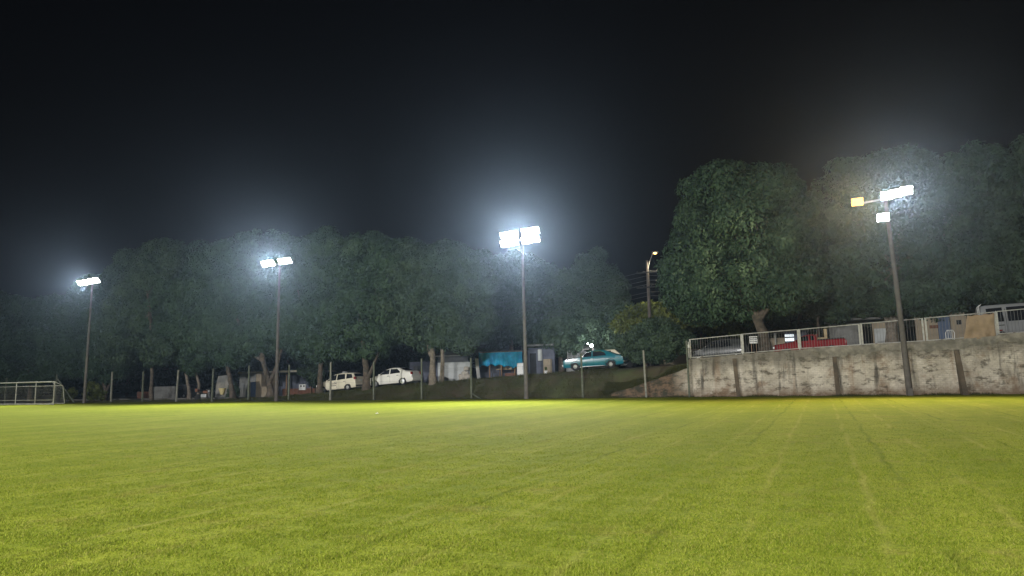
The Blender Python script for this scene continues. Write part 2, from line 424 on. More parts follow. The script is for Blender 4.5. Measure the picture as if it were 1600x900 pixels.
def lamp_pole(label, u, v, H, lean, arms, mats, group, power, r0=.19, r1=.095, cross=(-1.5, 1.5), rise=0.0, warm=(), facing=0, aim_down=.62, size=165):
    t = thing('floodlight_pole', label, 'floodlight pole', W(u, v), (0, 0, ANG + facing), group)
    mb = MB(); n = 14; pts = [(lean*(i/n)**1.2, 0, -.3+(H+.3)*i/n) for i in range(n+1)]
    mb.tube(pts, [r0+(r1-r0)*i/n for i in range(n+1)], 10); mb.build('pole', mats, t, True)
    a, b = cross
    mb = MB(); za, zb = H-.18+rise*a, H-.18+rise*b
    mb.add([(lean+a, -.16, za-.05), (lean+b, -.16, zb-.05), (lean+b, -.08, zb-.05), (lean+a, -.08, za-.05),
            (lean+a, -.16, za+.05), (lean+b, -.16, zb+.05), (lean+b, -.08, zb+.05), (lean+a, -.08, za+.05)],
           [(3,2,1,0),(4,5,6,7),(0,1,5,4),(1,2,6,5),(2,3,7,6),(3,0,4,7)])
    mb.build('crossarm', MT['steel'], t)
    mb = MB(); mb.lathe([(r1+.035, H-.32), (r1+.035, H-.26)], 12); mb.shift(lean, 0, 0); mb.build('clamp', MT['steel'], t)
    for i, (x, dz) in enumerate(arms):
        flood(t, lean+x, -.34, H-.05+rise*x+dz, i in warm)
    face = -VD if facing == 0 else VD
    return t
H_P = [uz(142,440,-.5)[1], uz(432,409,-.5)[1], uz(818,369,-.5)[1], uz(1412,300,-.7)[1]]
PU = [uz(133,600,-.5)[0], uz(432,600,-.3)[0], uz(822,600,0)[0], uz(1420,600,-.1)[0]]
PV = [-.5, -.3, 0, -.1]
PL = ['slim tall floodlight pole standing behind the white goal frame', 'floodlight pole beside the tree and shed left of the cream estate car',
      'tall floodlight pole rising in front of the blue canopy stall, brightest lamps', 'leaning concrete floodlight pole in front of the stained retaining wall']
lean = [.15, .02, -.06, -.32]
ARM4 = [(-1.22,0), (-.58,0), (.52,0), (1.18,0)]
lamp_pole(PL[0], PU[0], PV[0], H_P[0], lean[0], [(-1.15,0),(-.4,0),(.4,.03),(1.05,.03)], MT['concrete'], 'floodlight poles round the field', 0, .14, .07, (-1.4,1.3), .04)
lamp_pole(PL[1], PU[1], PV[1], H_P[1], lean[1], ARM4, MT['pole_dark'], 'floodlight poles round the field', 0, .16, .075, (-1.5,1.5), .04)
lamp_pole(PL[2], PU[2], PV[2], H_P[2], lean[2], [(-1.22,-.28), (-.5,-.26), (.45,-.24), (1.15,-.22), (-1.22,.34), (-.5,.36), (.45,.38), (1.15,.40)][:8], MT['concrete'], 'floodlight poles round the field', 0, .15, .07, (-1.5,1.5), .04)
p4 = lamp_pole(PL[3], PU[3], PV[3], H_P[3], lean[3], [(-1.55,-.02), (.05,.02), (.55,.05), (1.1,.10), (-.25,-1.25)], MT['concrete'], 'floodlight poles round the field', 0, .18, .10, (-1.8,1.4), .10, warm=(0,))
mb = MB(); mb.box(-.14, .14, -.36, .36, -.3, .42, .02); mb.shift(0,0,0); mb.build('footing', MT['concrete'], p4)
AIM = -VD + Vector((0,0,-.27))
for i in range(4):
    spot('flood_beam', W(PU[i]+lean[i]+(.6 if i == 3 else 0), PV[i]-.75, H_P[i]-.15), AIM, POW_FAR[i], (1, .985, .95) if i != 3 else (1,.96,.88), 140, 1.0, .45)
spot('flood_beam', W(PU[3]+lean[3]-1.6, PV[3]-.75, H_P[3]-.3), -UD-VD*.10+Vector((0,0,-.30)), 6000, (1,.86,.6), 70, 1.0, .3)   # the warm lamp, turned along the street
spot('flood_beam', W(PU[3]+lean[3]-1.55, PV[3]-.75, H_P[3]-.3), AIM, 13000, (1,.55,.13), 150, 1.0, .3)
NEAR = [(-22, -62), (14, -62)]
for i, (u, v) in enumerate(NEAR):
    spot('flood_beam', W(u, v, 11.5), VD + Vector((0,0,-.46)), POW_NEAR[i], (1, .985, .95), 116, .9, .45)

# ------------------------------------------------------------------ retaining wall
def wall_material():
    m, t, b = newmat('stained_whitewashed_masonry')
    co = N(t, 'ShaderNodeTexCoord')
    def noise(scale, det=6, rough=.6, sc=(1,1,1)):
        mp = N(t, 'ShaderNodeMapping'); mp.inputs['Scale'].default_value = sc
        t.links.new(co.outputs['Object'], mp.inputs['Vector'])
        n = N(t, 'ShaderNodeTexNoise'); n.inputs['Scale'].default_value = scale; n.inputs['Detail'].default_value = det; n.inputs['Roughness'].default_value = rough
        t.links.new(mp.outputs[0], n.inputs['Vector']); return n.outputs[0]
    def rng(s_, a, b_, c_=0, d=1):
        r = N(t, 'ShaderNodeMapRange'); r.inputs[1].default_value = a; r.inputs[2].default_value = b_; r.inputs[3].default_value = c_; r.inputs[4].default_value = d
        t.links.new(s_, r.inputs[0]); return r.outputs[0]
    def mix(f, a, b_):
        x = N(t, 'ShaderNodeMix', data_type='RGBA'); t.links.new(f, x.inputs[0])
        for s_, i in ((a, 6), (b_, 7)):
            if isinstance(s_, tuple): x.inputs[i].default_value = (*s_, 1)
            else: t.links.new(s_, x.inputs[i])
        return x.outputs[2]
    mp = N(t, 'ShaderNodeMapping'); mp.inputs['Rotation'].default_value = (R(90), 0, 0)
    t.links.new(co.outputs['Object'], mp.inputs['Vector'])
    br = N(t, 'ShaderNodeTexBrick'); br.inputs['Scale'].default_value = 1.0; br.inputs['Brick Width'].default_value = .24; br.inputs['Row Height'].default_value = .11
    br.inputs['Mortar Size'].default_value = .008; br.inputs['Color1'].default_value = (1,1,1,1); br.inputs['Color2'].default_value = (.82,.82,.82,1); br.inputs['Mortar'].default_value = (.62,.60,.56,1)
    t.links.new(mp.outputs[0], br.inputs['Vector'])
    white = mix(rng(noise(1.1), .35, .65), (.50,.44,.35), (.78,.71,.59))
    c = mix(rng(noise(.75, 7, .65), .54, .66, 0, .7), white, (.25,.15,.08))            # brown damp patches
    c = mix(rng(noise(1.5, 9, .72, (.8,1,1.6)), .52, .61, 0, .85), c, (.12,.105,.075))               # mould
    c = mix(rng(noise(1.3, 6, .6, (1.6,1,.22)), .55, .68, 0, .85), c, (.075,.07,.058))   # runs from the top
    c = mix(rng(noise(.5, 6, .6, (1.8,1,.2)), .57, .68, 0, .6), c, (.27,.14,.06))       # rust runs
    sp = N(t, 'ShaderNodeSeparateXYZ'); t.links.new(co.outputs['Object'], sp.inputs[0])
    m2 = N(t, 'ShaderNodeMix', data_type='RGBA', blend_type='MULTIPLY'); m2.inputs[0].default_value = .75
    t.links.new(c, m2.inputs[6]); t.links.new(br.outputs['Color'], m2.inputs[7])
    tp = N(t, 'ShaderNodeMath', operation='MULTIPLY_ADD'); t.links.new(sp.outputs[0], tp.inputs[0]); tp.inputs[1].default_value = -.040; t.links.new(sp.outputs[2], tp.inputs[2])
    tn = N(t, 'ShaderNodeMath', operation='MULTIPLY_ADD'); t.links.new(noise(1.1, 6, .65, (1.4,1,.35)), tn.inputs[0]); tn.inputs[1].default_value = 1.5; t.links.new(tp.outputs[0], tn.inputs[2])
    runoff = rng(tn.outputs[0], 2.2, 2.9, 0, .72)
    foot = N(t, 'ShaderNodeMath', operation='ADD'); t.links.new(sp.outputs[2], foot.inputs[0]); t.links.new(noise(2.5), foot.inputs[1])
    c = mix(runoff, m2.outputs[2], (.095,.088,.066)); c = mix(rng(foot.outputs[0], .5, 1.15, .85, 0), c, (.16,.095,.05))      # splash zone
    left = rng(sp.outputs[0], -1.2, 0.2, 1, 0)                                                 # bare brick at the low left end
    t.links.new(mix(left, c, mix(rng(noise(1.6, 8, .7, (1,1,1.6)), .42, .58), (.19,.125,.08), (.055,.052,.036))), b.inputs['Base Color'])
    b.inputs['Roughness'].default_value = .95
    bp = N(t, 'ShaderNodeBump'); bp.inputs['Strength'].default_value = .8; bp.inputs['Distance'].default_value = .03
    ad = N(t, 'ShaderNodeMath', operation='ADD'); t.links.new(br.outputs['Color'], ad.inputs[0]); t.links.new(noise(6, 6, .7), ad.inputs[1])
    t.links.new(ad.outputs[0], bp.inputs['Height']); t.links.new(bp.outputs[0], b.inputs['Normal'])
    return m
VW = .5
WT = [(955,614),(985,606),(1010,597),(1060,580),(1073,575),(1076.5,560.5),(1160,553.5),(1250,546),(1346,540),(1445,534),(1500,531),(1558,526),(1562,523),(1650,517)]
WP = [uz(x, y, VW) for x, y in WT]; s_end = (WP[-1][1]-WP[-3][1])/(WP[-1][0]-WP[-3][0]); WP.append((60, WP[-1][1]+.04*(60-WP[-1][0])))
def wall_top(u):
    for (a, za), (b, zb) in zip(WP, WP[1:]):
        if u <= b: return max(.05, za + (zb-za)*(u-a)/(b-a))
    return WP[-1][1]
UW = WP[5][0]
wt = thing('retaining_wall', 'long stained whitewashed retaining wall holding up the street on the right', 'wall', W(UW, VW), (0,0,ANG))
rnd = random.Random(5)
mb = MB(); cols = [WP[0][0] + (34-WP[0][0])*i/180 for i in range(181)] + [36,40,46,60]; nz = 26
for u in cols:
    z1 = wall_top(u)
    for j in range(nz+1):
        z = -.15 + (z1+.15)*j/nz
        mb.v.append((u-UW, .012*math.sin(u*3.1+z*5)+.010*rnd.uniform(-1,1)+.02*math.sin(u*.9)*math.sin(z*2.1), z + (.025*rnd.uniform(-1,1) if j == nz else 0)))
k = nz+1
mb.f += [(i*k+j, (i+1)*k+j, (i+1)*k+j+1, i*k+j+1) for i in range(len(cols)-1) for j in range(nz)]
o_ = len(mb.v)
for u in cols: mb.v += [(u-UW, .3, wall_top(u)), (u-UW, .3, -.15)]
mb.f += [(i*k+nz, (i+1)*k+nz, o_+2*i+2, o_+2*i) for i in range(len(cols)-1)] + [(o_+2*i, o_+2*i+2, o_+2*i+3, o_+2*i+1) for i in range(len(cols)-1)]
mb.build('wall', wall_material(), wt)
# rough cement band dripping over the top, ragged at its lower edge
mb = MB(); cols = np.linspace(uz(1262,546,VW)[0], 40, 260); drop = []
for i, u in enumerate(cols):
    d = .50+.10*math.sin(u*1.3)+.07*math.sin(u*4.1+1)+.05*math.sin(u*9.7)+.05*rnd.uniform(-1,1); d *= ss(0, 18, i)*.6+.4
    z1 = wall_top(u)+.04
    mb.v += [(u-UW, -.05-.012*rnd.random(), z1-d), (u-UW, -.065-.01*rnd.random(), z1-d*.5), (u-UW, -.045, z1+.015*rnd.uniform(-1,1)), (u-UW, .32, z1), (u-UW, .0, z1-d)]
mb.f += [(i*5+a, i*5+5+a, i*5+6+a, i*5+1+a) for i in range(len(cols)-1) for a in range(3)] + [(i*5, i*5+5, i*5+9, i*5+4) for i in range(len(cols)-1)]
mb.build('cement_cap', mat('rough_cement', (.28,.255,.205), .95, .4, 2.5, bump=.8, dirt=(.12,.115,.09), dirt_amt=.5), wt)
def pilaster(px, py0, py1, wdt, m, proud=.14, flare=0.0, lean=0.0, dv=0):
    u, z0 = uz(px, py1, VW-proud); _, z1 = uz(px, py0, VW-proud); x = u-UW
    mb = MB(); f = flare
    mb.add([(x-wdt/2, -proud-f, -.1), (x+wdt/2, -proud-f, -.1), (x+wdt/2, -.02, -.1), (x-wdt/2, -.02, -.1),
            (x-wdt/2+lean, -proud, z1), (x+wdt/2+lean, -proud, z1), (x+wdt/2+lean, -.02, z1), (x-wdt/2+lean, -.02, z1)],
           [(3,2,1,0),(4,5,6,7),(0,1,5,4),(1,2,6,5),(2,3,7,6),(3,0,4,7)])
    mb.build('pilaster', m, wt)
pilaster(1154, 560, 617, .24, MT['pilaster'], .16, .03, -.12)
pilaster(1310, 557, 617, .24, MT['pilaster'], .17, .04, -.05)
pilaster(1505, 546, 616, .26, MT['pilaster'], .10, .75, -.10)

# barrier panels standing on the wall
BP = [(1080,530.5,560,1159,522.7,553.2,'with the dark parked car behind it'), (1162.5,522,553,1247.8,515,545.3,'with the white notice board behind it'),
      (1251.8,514.6,545,1344,506.5,539.5,'in front of the red pickup bed'), (1349,505.6,539.5,1443.5,497.6,534,'crossed by the leaning floodlight pole'),
      (1450,496.8,533.5,1557,487.5,526,'with the brown tarp hung over it'), (1561.5,486.5,522.5,1665,477,515,'in front of the silver van')]
for x0, t0, b0, x1, t1, b1, tail in BP:
    vb = VW+.17
    u0, zb0 = uz(x0, b0, vb); _, zt0 = uz(x0, t0, vb); u1, zb1 = uz(x1, b1, vb); _, zt1 = uz(x1, t1, vb)
    zb0 = max(zb0, wall_top(u0)+.07); zb1 = max(zb1, wall_top(u1)+.07)
    t = thing('barrier_panel', 'pale metal barrier panel with thin upright bars, ' + tail, 'barrier', W(u0, vb, wall_top(u0)), (0,0,ANG), 'metal barrier panels on the retaining wall')
    zo = wall_top(u0); L = u1-u0
    mb = MB(); P = [(0,0,zb0-zo), (L,0,zb1-zo), (L,0,zt1-zo), (0,0,zt0-zo)]
    for a, b_ in ((0,1),(1,2),(2,3),(3,0)): mb.tube([P[a], P[b_]], .026, 8)
    mb.build('frame', MT['barrier'], t)
    mb = MB(); nb = int(L/.155)
    for i in range(1, nb):
        f = i/nb; mb.tube([(L*f, 0, zb0-zo+(zb1-zb0)*f), (L*f, 0, zt0-zo+(zt1-zt0)*f)], 0.0085, 5, False)
    mb.build('bars', MT['bar_grey'], t)
    for x, zb, zt, uu in ((0, zb0, zt0, u0), (L, zb1, zt1, u1)):
        mb = MB(); x_ = x+(-.05 if x == 0 else .05)
        mb.tube([(x_, .02, wall_top(uu+(-.05 if x==0 else .05))-zo-.08), (x_, .02, zt-zo+.03)], .024, 8); mb.tube([(x, 0, zt-zo-.2), (x_, .02, zt-zo-.2)], .012, 5); mb.tube([(x, 0, zb-zo+.2), (x_, .02, zb-zo+.2)], .012, 5)
        mb.build('post', MT['barrier'], t)
u, z = uz(1075, 541, .45)
t = thing('junction_box', 'small white box fixed to the first barrier post at the wall end', 'box', W(u, .45, z)); mb = MB(); mb.box(-.09,.09,-.05,.08,-.1,.1,.015); mb.build('case', MT['plastic_white'], t)
mb = MB(); mb.tube([(.02,.1,-.75),(.02,.1,.3)], .03, 8); mb.build('bracket', MT['barrier'], t)

# brown tarp over the barrier
def cloth(name, label, cat, corners, v, m, nx=24, nzz=18, amp=.05, seed=1):
    """a hung sheet: corners are photograph pixels (top left, top right, bottom right, bottom left)"""
    pts = [uz(x, y, v) for x, y in corners]; u0, z0 = pts[3]
    r = random.Random(seed); a, b_ = r.random()*6, r.random()*6
    mb = MB()
    for j in range(nzz+1):
        for i in range(nx+1):
            s_, q = i/nx, j/nzz
            uu = (pts[0][0]*(1-s_)+pts[1][0]*s_)*(1-q)+(pts[3][0]*(1-s_)+pts[2][0]*s_)*q
            zz = (pts[0][1]*(1-s_)+pts[1][1]*s_)*(1-q)+(pts[3][1]*(1-s_)+pts[2][1]*s_)*q
            sag = -.05*math.sin(s_*PI*3)**2*(1-q)
            mb.v.append((uu-u0, amp*(math.sin(s_*11+q*5+a)*.5+math.sin(s_*23-q*4+b_)*.3+math.sin(q*9+s_*4))*(.3+.7*q)-.02, zz-z0+sag))
    mb.f += [(j*(nx+1)+i, j*(nx+1)+i+1, (j+1)*(nx+1)+i+1, (j+1)*(nx+1)+i) for j in range(nzz) for i in range(nx)]
    o = mb.build(name, m, None, True); o.location = W(u0, v, z0); o.rotation_euler = (0,0,ANG)
    md = o.modifiers.new('thickness', 'SOLIDIFY'); md.thickness = .006
    return tag(o, label, cat)
cloth('tarp', 'brown crumpled tarp draped over the barrier beside the van', 'tarp', [(1511,493),(1553,489),(1556,528),(1506,531)], VW+.05, MT['tarp'], amp=.06)

# ------------------------------------------------------------------ fence posts along the touchline
FP = [(7,633,590,'at the left picture edge behind the goal frame'), (86,634,585,None), (131,632,580,'right beside the tall leftmost floodlight pole'), (173,631,581,'alone to the right of the leftmost floodlight pole'),
      (222,631,580,'beside the thin tree trunk and reddish garden wall'), (275,631,578,'in front of the dark grey car'), (331,630,576,'between the motorcycle and the whitewashed wall stub'),
      (388,628,571,'in front of the shed wall corner'), (432,627,576,'hugging the base of the second floodlight pole'), (451,628,570,'in front of the shed veranda'),
      (516,627,566,'in front of the cream estate car'), (584,625,565,'in front of the white saloon car bonnet'), (659,624,560,'between the white saloon car and the garage'),
      (737,623,559,'at the right corner of the white garage'), (911,621,552,'in front of the teal car'), (1010,618,547,'pale and worn, where the bank meets the low end of the wall'), (1077,613,532,'green stained, at the step of the retaining wall')]
for i, (x, yb, yt, tail) in enumerate(FP):
    v = .25 if x < 1000 else .2
    u, zb = uz(x, yb, v); _, zt = uz(x, yt, v); H = zt
    pale = x in (516, 275, 1010, 173)
    lab = 'concrete fence post ' + tail if tail else 'braced concrete corner post right of the white goal frame'
    t = thing('fence_post', lab, 'post', W(u, v, 0), (0,0,ANG), 'concrete fence posts along the touchline')
    r = random.Random(i); ln = r.uniform(-.05,.05) + (.10 if x == 275 else 0) + (-.12 if x == 1010 else 0)
    mb = MB(); a, b_ = .062, .05
    mb.add([(-a,-a,-.3),(a,-a,-.3),(a,a,-.3),(-a,a,-.3),(ln-b_,-b_,H-.02),(ln+b_,-b_,H),(ln+b_,b_,H),(ln-b_,b_,H-.03)], [(3,2,1,0),(4,5,6,7),(0,1,5,4),(1,2,6,5),(2,3,7,6),(3,0,4,7)])
    mb.build('shaft', MT['post_pale'] if pale else MT['post'], t)
    if x == 86:
        u2, _ = uz(116, 634, v); mb = MB(); mb.tube([(.03,0,H*.86),(u2-u,0,0)], .06, 6); mb.build('brace', MT['post'], t)
    if x == 737:
        mb = MB(); mb.tube([(.05,-.02,.42),(.75,-.05,0)], .05, 6); mb.build('brace', MT['post'], t)
# three sagging fence wires tied along the posts
xs = [uz(x, yb, .25)[0] for x, yb, yt, _ in FP]
for zz, wd in ((.55,'lowest'), (1.45,'middle'), (2.35,'topmost')):
    mb = MB(); pts = []
    for a, b_ in zip(xs[1:], xs[2:]):
        for q in range(6): pts.append((a+(b_-a)*q/6, 0, zz-.05*math.sin(PI*q/6)))
    mb.tube(pts, .0035, 4, False); o = mb.build('fence_wire', MT['cable']); o.location = W(0, .17); o.rotation_euler = (0,0,ANG)
    tag(o, wd + ' of three thin wires strung along the fence posts', 'wire', 'fence wires')

# ------------------------------------------------------------------ goal frame
u0, z0 = uz(-55, 634, -5); u1, _ = uz(83, 634, -5); _, zt = uz(83, 596.5, -5)
t = thing('goal', 'white tubular portable goal frame standing at the left edge of the field', 'goal', W(u0, -5), (0,0,ANG))
L = u1-u0; H = zt
mb = MB(); mb.tube([(0,0,0),(0,0,H)], .05, 10); mb.build('goalpost', MT['white_steel'], t)
mb = MB(); mb.tube([(L,0,0),(L,0,H)], .05, 10); mb.build('goalpost', MT['white_steel'], t)
mb = MB(); mb.tube([(-.02,0,H),(L+.02,0,H)], .05, 10); mb.build('crossbar', MT['white_steel'], t)
for x in (uz(24.5,620,-5)[0]-u0, uz(55,620,-5)[0]-u0):
    mb = MB(); mb.tube([(x,0,.06),(x,0,H)], .035, 8); mb.build('upright', MT['white_steel'], t)
mb = MB(); mb.tube([(0,0,.06),(L,0,.06)], .035, 8); mb.build('ground_bar', MT['white_steel'], t)
mb = MB(); mb.tube([(0,0,H),(0,.75,H-.35),(0,1.0,.1)], .03, 8); mb.tube([(L,0,H),(L,.75,H-.35),(L,1.0,.1)], .03, 8)
mb.tube([(0,.75,H-.35),(L,.75,H-.35)], .028, 8); mb.tube([(0,1.0,.1),(L,1.0,.1)], .028, 8); mb.tube([(0,0,.42),(L,0,.42)], .022, 6)
for x, sg in ((L,-1),): mb.tube([(x,0,H-.28),(x+sg*.28,0,H)], .025, 6); mb.tube([(x,0,.34),(x+sg*.28,0,.06)], .025, 6)
mb.build('rear_frame', MT['white_steel'], t)
mb = MB(); g = .16
for i in range(int(L/g)): mb.tube([(i*g,.78,H-.36),(i*g,1.0,.1)], .004, 3, False)
for j in range(11): mb.tube([(0,.78+.02*j,H-.36-(H-.46)*j/11),(L,.78+.02*j,H-.36-(H-.46)*j/11)], .004, 3, False)
mb.build('net', mat('grey_net', (.2,.2,.18), .8, .1, 4), t)

# ------------------------------------------------------------------ cars
def wheel(parent, x, y, r, wd, rim, spokes=0):
    sg = 1 if y > 0 else -1
    mb = MB(); mb.lathe([(r*.60,-wd/2),(r*.92,-wd/2),(r,-wd*.3),(r,wd*.3),(r*.92,wd/2),(r*.60,wd/2)], 24, 'y'); mb.shift(x, y, r)
    t = mb.build('wheel', MT['tyre'], parent, True)
    mb = MB()
    if spokes:
        mb.lathe([(r*.66, -.02), (r*.66, .02), (r*.58,.025)], 24, 'y')
        for k in range(spokes):
            a = 2*PI*k/spokes+.3; ca, sa = math.cos(a), math.sin(a); p = .055
            mb.add([(ca*r*.12-sa*p*.9, .03, sa*r*.12+ca*p*.9), (ca*r*.12+sa*p*.9, .03, sa*r*.12-ca*p*.9), (ca*r*.62+sa*p, .02, sa*r*.62-ca*p), (ca*r*.62-sa*p, .02, sa*r*.62+ca*p)], [(0,1,2,3)])
        mb.lathe([(r*.2,.01),(r*.2,.04),(r*.08,.05)], 12, 'y')
    else:
        mb.lathe([(r*.64,-.02),(r*.64,.012),(r*.52,.0),(r*.46,.02),(r*.22,.03),(r*.18,.05),(r*.05,.055)], 24, 'y')
    for i, p in enumerate(mb.v): mb.v[i] = (p[0], p[1]*sg, p[2])
    mb.shift(x, y+sg*(wd/2-.012), r); mb.build('rim', rim, t, True)
def car(name, label, group, u, v, heading, st, paint, wb, rw=.31, rim=None, spokes=0, tum=.36, wins=(), shield=None, rear=None, extras=None, z=None, trim=None, arch=1.13, belt_drop=.06):
    """lofted body: st = stations (x, underside, top, belt line, half width), front first"""
    d = UD*heading; zz = h(u)+.032 if z is None else z
    d = (d + Vector((0,0,slope(u)*heading*(1 if z is None else 0)))).normalized(); l = Vector((0,0,1)).cross(d).normalized(); n = d.cross(l)
    t = thing(name, label, 'car' if name != 'van' else 'van', W(u, v, zz), Matrix((d, l, n)).transposed().to_euler(), group)
    st = sorted(st, key=lambda q: q[0])
    X = [q[0] for q in st]
    def at(x):
        x = min(max(x, X[0]), X[-1])
        return [np.interp(x, X, [q[k] for q in st]) for k in range(1, 5)]
    xs = sorted(set(X + list(np.linspace(X[0], X[-1], 46))))
    def sect(x):
        zb, zt, bl, wd = at(x); bl = min(bl, zt-.05)
        wr = wd - .04 - max(0, zt-.07-bl)*tum
        pr = [(wd*.90, zb), (wd*.985, zb+.10), (wd, zb+(bl-zb)*.55), (wd*.985, bl), (wr, zt-.07), (wr-.06, zt-.015), (wr*.5, zt+.012), (0, zt+.018)]
        return pr
    mb = MB(); k = 15
    for x in xs:
        p = sect(x); mb.v += [(x, y, zq) for y, zq in p] + [(x, -y, zq) for y, zq in p[-2::-1]]
    for i in range(len(xs)-1):
        for j in range(k): mb.f.append((i*k+j, (i+1)*k+j, (i+1)*k+(j+1) % k, i*k+(j+1) % k))
    mb.f += [tuple(range(k)), tuple((len(xs)-1)*k+j for j in range(k))]
    body = mb.build('body', paint, t, True)
    def side(x, zq):
        zb, zt, bl, wd = at(x); bl = min(bl, zt-.05); wr = wd-.04-max(0, zt-.07-bl)*tum
        if zq <= bl: return wd*np.interp(zq, [zb, zb+.1, zb+(bl-zb)*.55, bl], [.90,.985,1,.985])
        return np.interp(zq, [bl, max(bl+.001, zt-.07)], [wd*.985, wr])
    for sg in (1, -1):
        for poly in wins:
            mb = MB(); n_ = len(poly)
            cx = sum(p[0] for p in poly)/n_; cz = sum(p[1] for p in poly)/n_
            out = [(x, sg*(side(x, q)+.007), q) for x, q in poly]
            mb.add(out + [(cx, sg*(side(cx, cz)+.007), cz)] + [(x, sg*(side(x, q)-.02), q) for x, q in poly],
                   [(i, (i+1) % n_, n_) for i in range(n_)] + [(i, i+n_+1, (i+1) % n_+n_+1, (i+1) % n_) for i in range(n_)])
            mb.build('window', MT['glass'], t)
            if trim:
                mb = MB(); mb.tube(out+[out[0]], .012, 5, False); mb.build('window_trim', trim, t)
    for nm, rg in (('windscreen', shield), ('rear_window', rear)):
        if not rg: continue
        xa, xb = rg; mb = MB(); m_ = 6
        for i in range(m_+1):
            x = xa+(xb-xa)*i/m_; zb, zt, bl, wd = at(x); bl = min(bl, zt-.05); wr = wd-.04-max(0, zt-.07-bl)*tum
            for f in (-1, -.5, 0, .5, 1): mb.v.append((x, f*(wr-.10), zt+.024-.012*abs(f)))
        mb.f += [(i*5+j, (i+1)*5+j, (i+1)*5+j+1, i*5+j+1) for i in range(m_) for j in range(4)]
        mb.build(nm, MT['glass'], t)
    for x in wb:
        for sg in (1, -1):
            wd = side(x, rw*1.2)
            mb = MB(); pts = [(x+rw*arch*math.cos(a), rw+rw*arch*math.sin(a)) for a in np.linspace(-.35, PI+.35, 20)]
            mb.prism(pts, sg*(wd-.12), sg*(wd+.006)); mb.build('wheel_arch', MT['under'], t)
            wheel(t, x, sg*(wd-.085), rw, .20, rim or MT['hub'], spokes)
    def bx(nm, m, x0, x1, y0, y1, z0, z1, b=.015, par=None):
        mb = MB(); mb.box(x0, x1, y0, y1, z0, z1, b); return mb.build(nm, m, par or t)
    if extras: extras(t, bx, side, at)
    return t
def base_details(t, bx, side, at, xr, xf, zl, handle, mirror, paint, zh=.78, tail=(.62,.86), head=(.58,.74)):
    for sg in (1,-1):
        bx('tail_light', MT['redlens'], xr-.02, xr+.16, sg*(side(xr+.1,zl)-.20), sg*(side(xr+.1,zl)+.004), *tail)
        bx('headlight', MT['clearlens'], xf-.22, xf+.015, sg*(side(xf-.1,.65)-.30), sg*(side(xf-.1,.65)+.004), *head)
        y = side(mirror[0], mirror[1]); bx('wing_mirror', paint, mirror[0]-.06, mirror[0]+.06, sg*(y+.02), sg*(y+.20), mirror[1]-.07, mirror[1]+.07, .03)
        for x in handle:
            y = side(x, zh); bx('door_handle', MT['blackplastic'], x-.09, x+.09, sg*(y-.01), sg*(y+.03), zh-.018, zh+.018, .008)
            # door shut line
            bx('door_seam', MT['under'], x-.16, x-.148, sg*(side(x-.15,.6)-.02), sg*(side(x-.15,.6)+.004), .34, .86, 0)
    bx('number_plate', MT['plastic_white'], xr-.025, xr+.01, -.2, .2, tail[0]-.14, tail[0]-.02, .005)

ESTATE = [(2.02,.30,.58,.54,.62),(1.96,.24,.72,.66,.74),(1.80,.22,.84,.78,.80),(1.2,.22,.98,.90,.83),(.95,.22,1.03,.92,.84),(.15,.22,1.50,.94,.84),(-.4,.22,1.56,.95,.84),(-1.3,.22,1.53,.96,.83),(-1.75,.24,1.46,.97,.82),(-1.98,.26,1.06,.98,.80),(-2.04,.28,.74,.70,.78),(-2.06,.32,.60,.55,.74)]
def estate_x(t, bx, side, at):
    base_details(t, bx, side, at, -2.04, 2.02, .9, (.0, -.95), (.72,.99), MT['car_cream'], .82, (.92,1.14), (.56,.72))
    bx('bumper', MT['blackplastic'], -2.09, -1.85, -.76, .76, .34, .46, .03)
    mb = MB(); mb.tube([(.0,.62,1.55),(.0,.62,1.61),(-1.4,.60,1.59),(-1.4,.60,1.53)], .016, 6); mb.tube([(.0,-.62,1.55),(.0,-.62,1.61),(-1.4,-.60,1.59),(-1.4,-.60,1.53)], .016, 6); mb.build('roof_rail', MT['blackplastic'], t)
    bx('taxi_sign', MT['plastic_white'], -.62, -.34, -.2, .2, 1.585, 1.68, .02)
    r = random.Random(4)
    for row, zq in ((0,.70),(1,.54)):                                   # two unreadable lines of lettering on the door
        x = .50
        while x > -.10:
            wl = r.uniform(.05,.10)
            for sg in (1,-1): bx('lettering', MT['lettering'], x-wl, x, sg*(side(x,zq)-.004), sg*(side(x,zq)+.005), zq-.04, zq+.04, 0)
            x -= wl+.03
u, _ = uz(533, 612, 4.4)
car('parked_car', 'cream estate car with dark door lettering parked on the bank left of the saloon', 'cars parked along the street', u, 4.4, -1, ESTATE, MT['car_cream'], (1.25,-1.25), .30, MT['hub'], 0, .34,
    [[(.78,.99),(.30,1.40),(-.10,1.46),(-.10,.99)], [(-.20,.99),(-.20,1.46),(-.95,1.46),(-1.02,1.03)], [(-1.14,1.03),(-1.10,1.45),(-1.62,1.40),(-1.78,1.06)]], (.24,.88), (-1.93,-1.78), estate_x)
SALOON = [(2.2,.30,.56,.52,.62),(2.14,.24,.70,.64,.74),(1.98,.22,.82,.76,.81),(1.35,.21,.95,.88,.845),(1.05,.21,1.0,.92,.85),(.25,.21,1.43,.94,.85),(-.3,.21,1.50,.95,.85),(-.9,.21,1.46,.96,.85),(-1.62,.22,1.14,1.0,.84),(-2.08,.24,1.09,1.0,.81),(-2.18,.28,.90,.84,.78),(-2.21,.34,.62,.56,.74)]
def saloon_x(t, bx, side, at):
    base_details(t, bx, side, at, -2.19, 2.18, .95, (.02, -.88), (.80,1.0), MT['car_white'], .84, (.80,1.02), (.56,.72))
    bx('bumper', MT['car_white'], -2.26, -2.0, -.78, .78, .34, .58, .05)
    mb = MB(); mb.tube([(-.9,0,1.49),(-.98,0,1.64)], .006, 5); mb.build('aerial', MT['blackplastic'], t)
